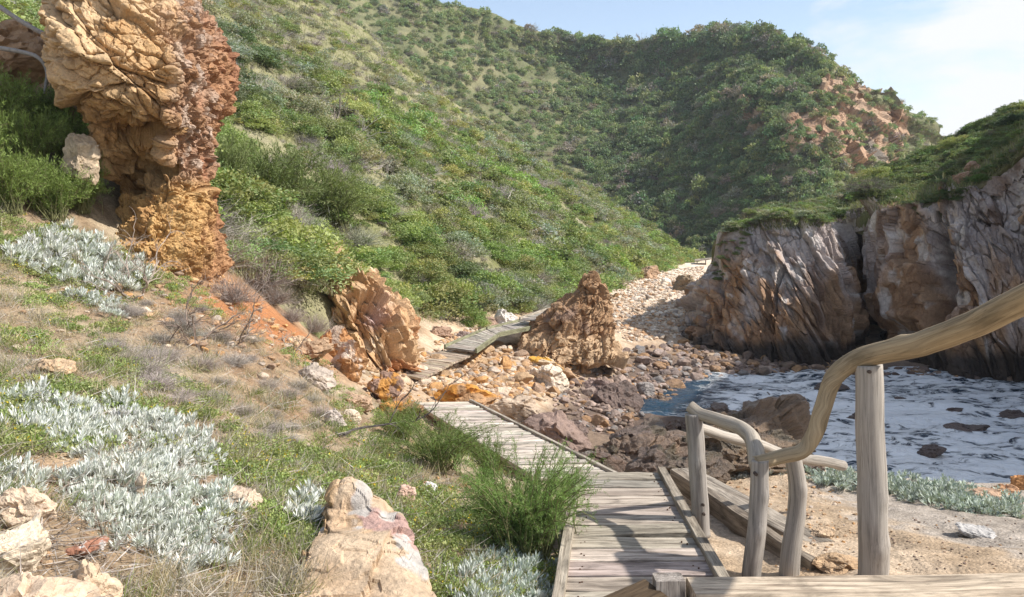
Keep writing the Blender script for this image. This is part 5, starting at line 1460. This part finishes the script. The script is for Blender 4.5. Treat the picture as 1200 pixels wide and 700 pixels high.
# ---- far hills: woodland, bare trees on the skyline
FB = bvh_of(hills)
items = []; FARV = [shrub_variant(870 + k, 20, 22, .20, .7, .9, .34) for k in range(8)]
TWF = [twig_dome(880 + k, 110, .035) for k in range(3)]
pts = np.stack([RV.uniform(230, 1190, 14000), RV.uniform(-60, 300, 14000)], 1)
fn = 0
rockm = FROCK
def far_hit(u, v):
    d = Vector(ray(u, v)).normalized(); h = FB.ray_cast(Vector((0, 0, 0)), d)
    return (np.array(h[0]), h[2]) if h[0] is not None else (None, None)
for u, v in pts:
    if fn > 7600: break
    p, idx = far_hit(u, v)
    if p is None or p[1] > 225: continue
    rr = FROCK[(idx // (FNC - 1)) * FNC + idx % (FNC - 1)]
    if rr > .34 and RV.random() < .68: continue
    dark = sstep(620, 720, u + (v - 150) * -.25) * sstep(1010, 940, u)
    grey = RV.random() < .15
    c = mixc((.24, .295, .15), (.15, .21, .11), dark * RV.uniform(.6, 1.0))
    if RV.random() < .2: c = mixc(c, (.26, .30, .13), .7)
    if grey: c = np.array((.29, .265, .235))
    rad = (.6 + 1.0 * RV.random() ** 1.8) * (.85 + .5 * dark) * p[1] / 165
    c = col_jit(c, .22)
    if grey and RV.random() < .5: items.append((8 + int(RV.integers(0, 3)), p + np.array([0, 0, -.1]), RV.uniform(0, 6), (rad, rad, rad * 1.3), c))
    else: items.append((int(RV.integers(0, 8)), p + np.array([0, 0, -.1 * rad]), RV.uniform(0, 6), (rad, rad, rad * RV.uniform(.8, 1.25)), c))
    fn += 1
o = merged(FARV + TWF, items).build('woodland', M_LEAF); tag(o, 'dense bushy woodland covering the far hills', None, None, 'stuff')
STV = []
for k in range(4):
    mb = bare_branches(890 + k, 1, .6, .045, 4, .75, 1.6, (.30, .27, .26)); STV.append(mb.mesh('bare_tree', M_TWIG))
for k, (u, v, hpx) in enumerate([(652, 52, 16), (668, 50, 17), (680, 51, 12), (622, 42, 10), (703, 55, 15), (721, 53, 16), (748, 54, 18), (736, 54, 10), (765, 53, 13), (778, 52, 12), (790, 51, 10), (824, 52, 12), (845, 51, 8)]):
    Y = 200.0; p = P(u, v - 4, np.interp(u, FU, ROWS[4][1]))
    s = hpx * p[1] / F_PX
    plant('bare_tree', STV[k % 4], p, k * 1.1, (s * 1.2, s * 1.2, s), (1, 1, 1), 'tiny leafless tree on the skyline of the far hill', 'tree', 'bare trees on the skyline')

# ---- headland and cliff plants
HEADS = []
def strip(poly, n, radpx, cols, label, group, dryp=.15, extra=6):
    for k, (u, v) in enumerate(sample_poly(poly, n * (1 + extra), RV)):
        p, nn = hit(u, v)
        if p is None or p[1] > 70 or p[2] < -4: continue
        r_ = RV.uniform(*radpx) * p[1] / F_PX
        if k < n and RV.random() < dryp: plant('dry_bush', TW[RV.integers(0, 4)], p, RV.uniform(0, 6), (r_, r_, r_ * .7), col_jit((.27, .235, .21), .15), 'dry ' + label[0], 'bush', 'dry ' + group); continue
        c = cols[RV.integers(0, len(cols))]
        if k >= n: HEADS.append((int(RV.integers(0, 6)), p - np.array([0, 0, .1 * r_]), RV.uniform(0, 6), (r_, r_, r_ * .6), col_jit(c, .2))); continue
        plant('shrub', MID[RV.integers(0, 6)], p - np.array([0, 0, .1 * r_]), RV.uniform(0, 6), (r_, r_, r_ * RV.uniform(.45, .8)), col_jit(c, .2), label[1], 'shrub', group)
TERRAIN = bvh_of(ground, hillside, headland, left_cliff, right_cliff)
strip([(985, 226), (1020, 206), (1060, 190), (1110, 166), (1150, 142), (1200, 118), (1200, 160), (1150, 190), (1100, 215), (1060, 228), (1010, 236)], 48, (7, 15), [G_DARK, G_MID, (.12, .17, .06), (.16, .18, .09)], ('twig bush on the green top of the cave slot cliff', 'dark green shrub on the sloping top of the cave slot cliff'), 'shrubs on the cave slot cliff top')
strip([(850, 272), (870, 250), (940, 236), (985, 228), (990, 262), (950, 262), (900, 258)], 26, (6, 13), [G_DARK, G_GREY, G_MID], ('grey bush on top of the rounded cliff', 'green shrub on top of the rounded cliff'), 'shrubs on the rounded cliff top', .45)
strip([(820, 335), (840, 290), (862, 268), (885, 270), (868, 300), (845, 330)], 14, (3, 6), [G_MID, (.16, .20, .08)], ('twig bush on the left shoulder of the rounded cliff', 'dark green plant clinging to the left shoulder of the rounded cliff'), 'plants on the shoulder of the rounded cliff', .1, 1)
strip([(1020, 238), (1080, 230), (1120, 222), (1150, 195), (1200, 165), (1200, 180), (1150, 210), (1120, 235), (1060, 240)], 12, (4, 9), [G_DARK, (.11, .16, .06)], ('twig bush on the edge of the cave slot cliff', 'dark plant hanging over the edge of the cave slot cliff'), 'plants over the edge of the cave slot cliff', .1)
hg = MB(); HP = []
for (u, v) in sample_poly([(850, 275), (870, 245), (985, 222), (1060, 184), (1200, 112), (1200, 185), (1120, 235), (1040, 245), (960, 268)], 9000, RV):
    p, nn = hit(u, v)
    if p is not None and p[1] < 70 and p[2] > -.5: HP.append(p)
HP = np.array(HP); n = len(HP)
leaves(hg, HP, RV.normal(size=(n, 3)) * .5 + np.array([0, 0, 1.]), rdir(n), RV.uniform(.12, .4, n), .03, mixc((.27, .24, .15), (.15, .19, .07), RV.random(n)) * RV.uniform(.7, 1.3, (n, 1)), .3)
o = hg.build('headland_grass', M_LEAF); tag(o, 'rough grass on top of the headland', None, None, 'stuff')
o = merged(MIDV, HEADS).build('headland_scrub', M_LEAF); tag(o, 'low scrub between the shrubs of the headland', None, None, 'stuff')
for (u, v, wpx, dry, col, lb) in [(1018, 212, 62, True, (.24, .21, .19), 'wide grey bush on the skyline of the headland'), (1030, 204, 52, False, G_YEL, 'flat yellow green canopy on the grey bush of the headland'),
                                  (1150, 208, 26, False, (.10, .17, .04), 'upright green shrub at the cliff edge near the reddish rocks'), (1185, 140, 40, False, (.06, .09, .05), 'dark bush at the top right corner of the headland'),
                                  (1120, 165, 40, False, G_YEL, 'yellowish bush on the headland skyline below the clouds'), (838, 272, 40, False, (.2, .22, .1), 'olive bush on the left corner of the rounded cliff top'), (985, 250, 34, False, (.07, .11, .035), 'dark bush in the notch between the two cliffs')]:
    p, nn = hit(u, v + wpx * .2)
    if p is None: continue
    r_ = wpx / 2 * p[1] / F_PX
    plant('dry_bush' if dry else 'shrub', TWHI[0] if dry else HI[RV.integers(0, 5)], p, 1.0, (r_, r_, r_ * .7), col, lb, 'bush' if dry else 'shrub')
for k, (u, v, w, lb) in enumerate([(1128, 206, 22, 'reddish boulder on the edge of the cave slot cliff'), (1140, 195, 18, 'brown boulder above the reddish one on the cliff edge')]):
    S(u, v, w, w * .8, 296 + k, (.40, .25, .17), lb, planes=10)
# ================================================================== CAMERA, SUN, SKY
cam = bpy.data.cameras.new('camera'); co = bpy.data.objects.new('camera', cam); COL.objects.link(co)
cam.sensor_width = 36; cam.lens = 30.0; cam.sensor_fit = 'HORIZONTAL'; cam.clip_start = .05; cam.clip_end = 5000
co.location = (0, 0, 0); co.rotation_euler = (math.radians(90) - PITCH, 0, 0)
scene.camera = co

AZ, EL = math.radians(99), math.radians(44)          # sun: to the right, a touch behind
sdir = Vector((math.sin(AZ) * math.cos(EL), math.cos(AZ) * math.cos(EL), math.sin(EL)))
sl = bpy.data.lights.new('sun', 'SUN'); so = bpy.data.objects.new('sun', sl); COL.objects.link(so)
sl.energy = 3.5; sl.angle = math.radians(.8); sl.color = (1.0, .95, .88)
so.rotation_euler = sdir.to_track_quat('Z', 'Y').to_euler()

w = bpy.data.worlds.new('World'); scene.world = w; w.use_nodes = True
nt = w.node_tree; nt.nodes.clear()
wo = nt.nodes.new('ShaderNodeOutputWorld'); bg = nt.nodes.new('ShaderNodeBackground'); bg.inputs['Strength'].default_value = .12
sky = nt.nodes.new('ShaderNodeTexSky'); sky.sky_type = 'NISHITA'; sky.sun_disc = False
sky.sun_elevation = EL; sky.sun_rotation = AZ
sky.air_density = 1.0; sky.dust_density = .4; sky.ozone_density = 2.0
tc = nt.nodes.new('ShaderNodeTexCoord')
mp = N(nt, 'ShaderNodeMapping'); mp.inputs['Scale'].default_value = (1.0, 1.0, 2.6); mp.inputs['Location'].default_value = (.35, .1, .2)
nt.links.new(tc.outputs['Generated'], mp.inputs[0])
n1 = N(nt, 'ShaderNodeTexNoise', i_Scale=3.4, i_Detail=9.0, i_Roughness=.58, i_Distortion=.3)
nt.links.new(mp.outputs[0], n1.inputs['Vector'])
sx = nt.nodes.new('ShaderNodeSeparateXYZ'); nt.links.new(tc.outputs['Generated'], sx.inputs[0])
side = ramp(nt, math_n(nt, 'ADD', math_n(nt, 'MULTIPLY', sx.outputs[0], .9), .2), [(.42, 0.), (.60, .21)])   # the bank of cloud stands to the right
cf = ramp(nt, math_n(nt, 'ADD', n1.outputs['Fac'], side), [(.53, .08), (.66, .97)])
skc = mixrgb(nt, 'MULTIPLY', 1.0, sky.outputs[0], (.98, .90, .84))
cl = mixrgb(nt, 'MIX', cf, skc, (4.1, 4.15, 4.3))
nt.links.new(cl, bg.inputs[0]); nt.links.new(bg.outputs[0], wo.inputs[0])

hz = bmesh.new(); bmesh.ops.create_cube(hz, size=1.0)
hm = bpy.data.meshes.new('haze'); hz.to_mesh(hm); hz.free()
ho = bpy.data.objects.new('haze', hm); COL.objects.link(ho); ho['kind'] = 'stuff'
ho.location = (0, 150, 45); ho.scale = (900, 700, 130)
vm, vnt, vout = new_mat('haze_air')
pv = vnt.nodes.new('ShaderNodeVolumePrincipled'); pv.inputs['Color'].default_value = (.86, .91, 1, 1); pv.inputs['Density'].default_value = .00035; pv.inputs['Anisotropy'].default_value = .1
vnt.links.new(pv.outputs[0], vout.inputs['Volume']); hm.materials.append(vm)
scene.cycles.volume_bounces = 0
scene.view_settings.view_transform = 'Standard'; scene.view_settings.look = 'None'
scene.view_settings.exposure = 1.02; scene.view_settings.gamma = 1.0
scene.cycles.use_denoising = True
scene.cycles.max_bounces = 6; scene.cycles.transparent_max_bounces = 4
scene.cycles.sample_clamp_indirect = 8
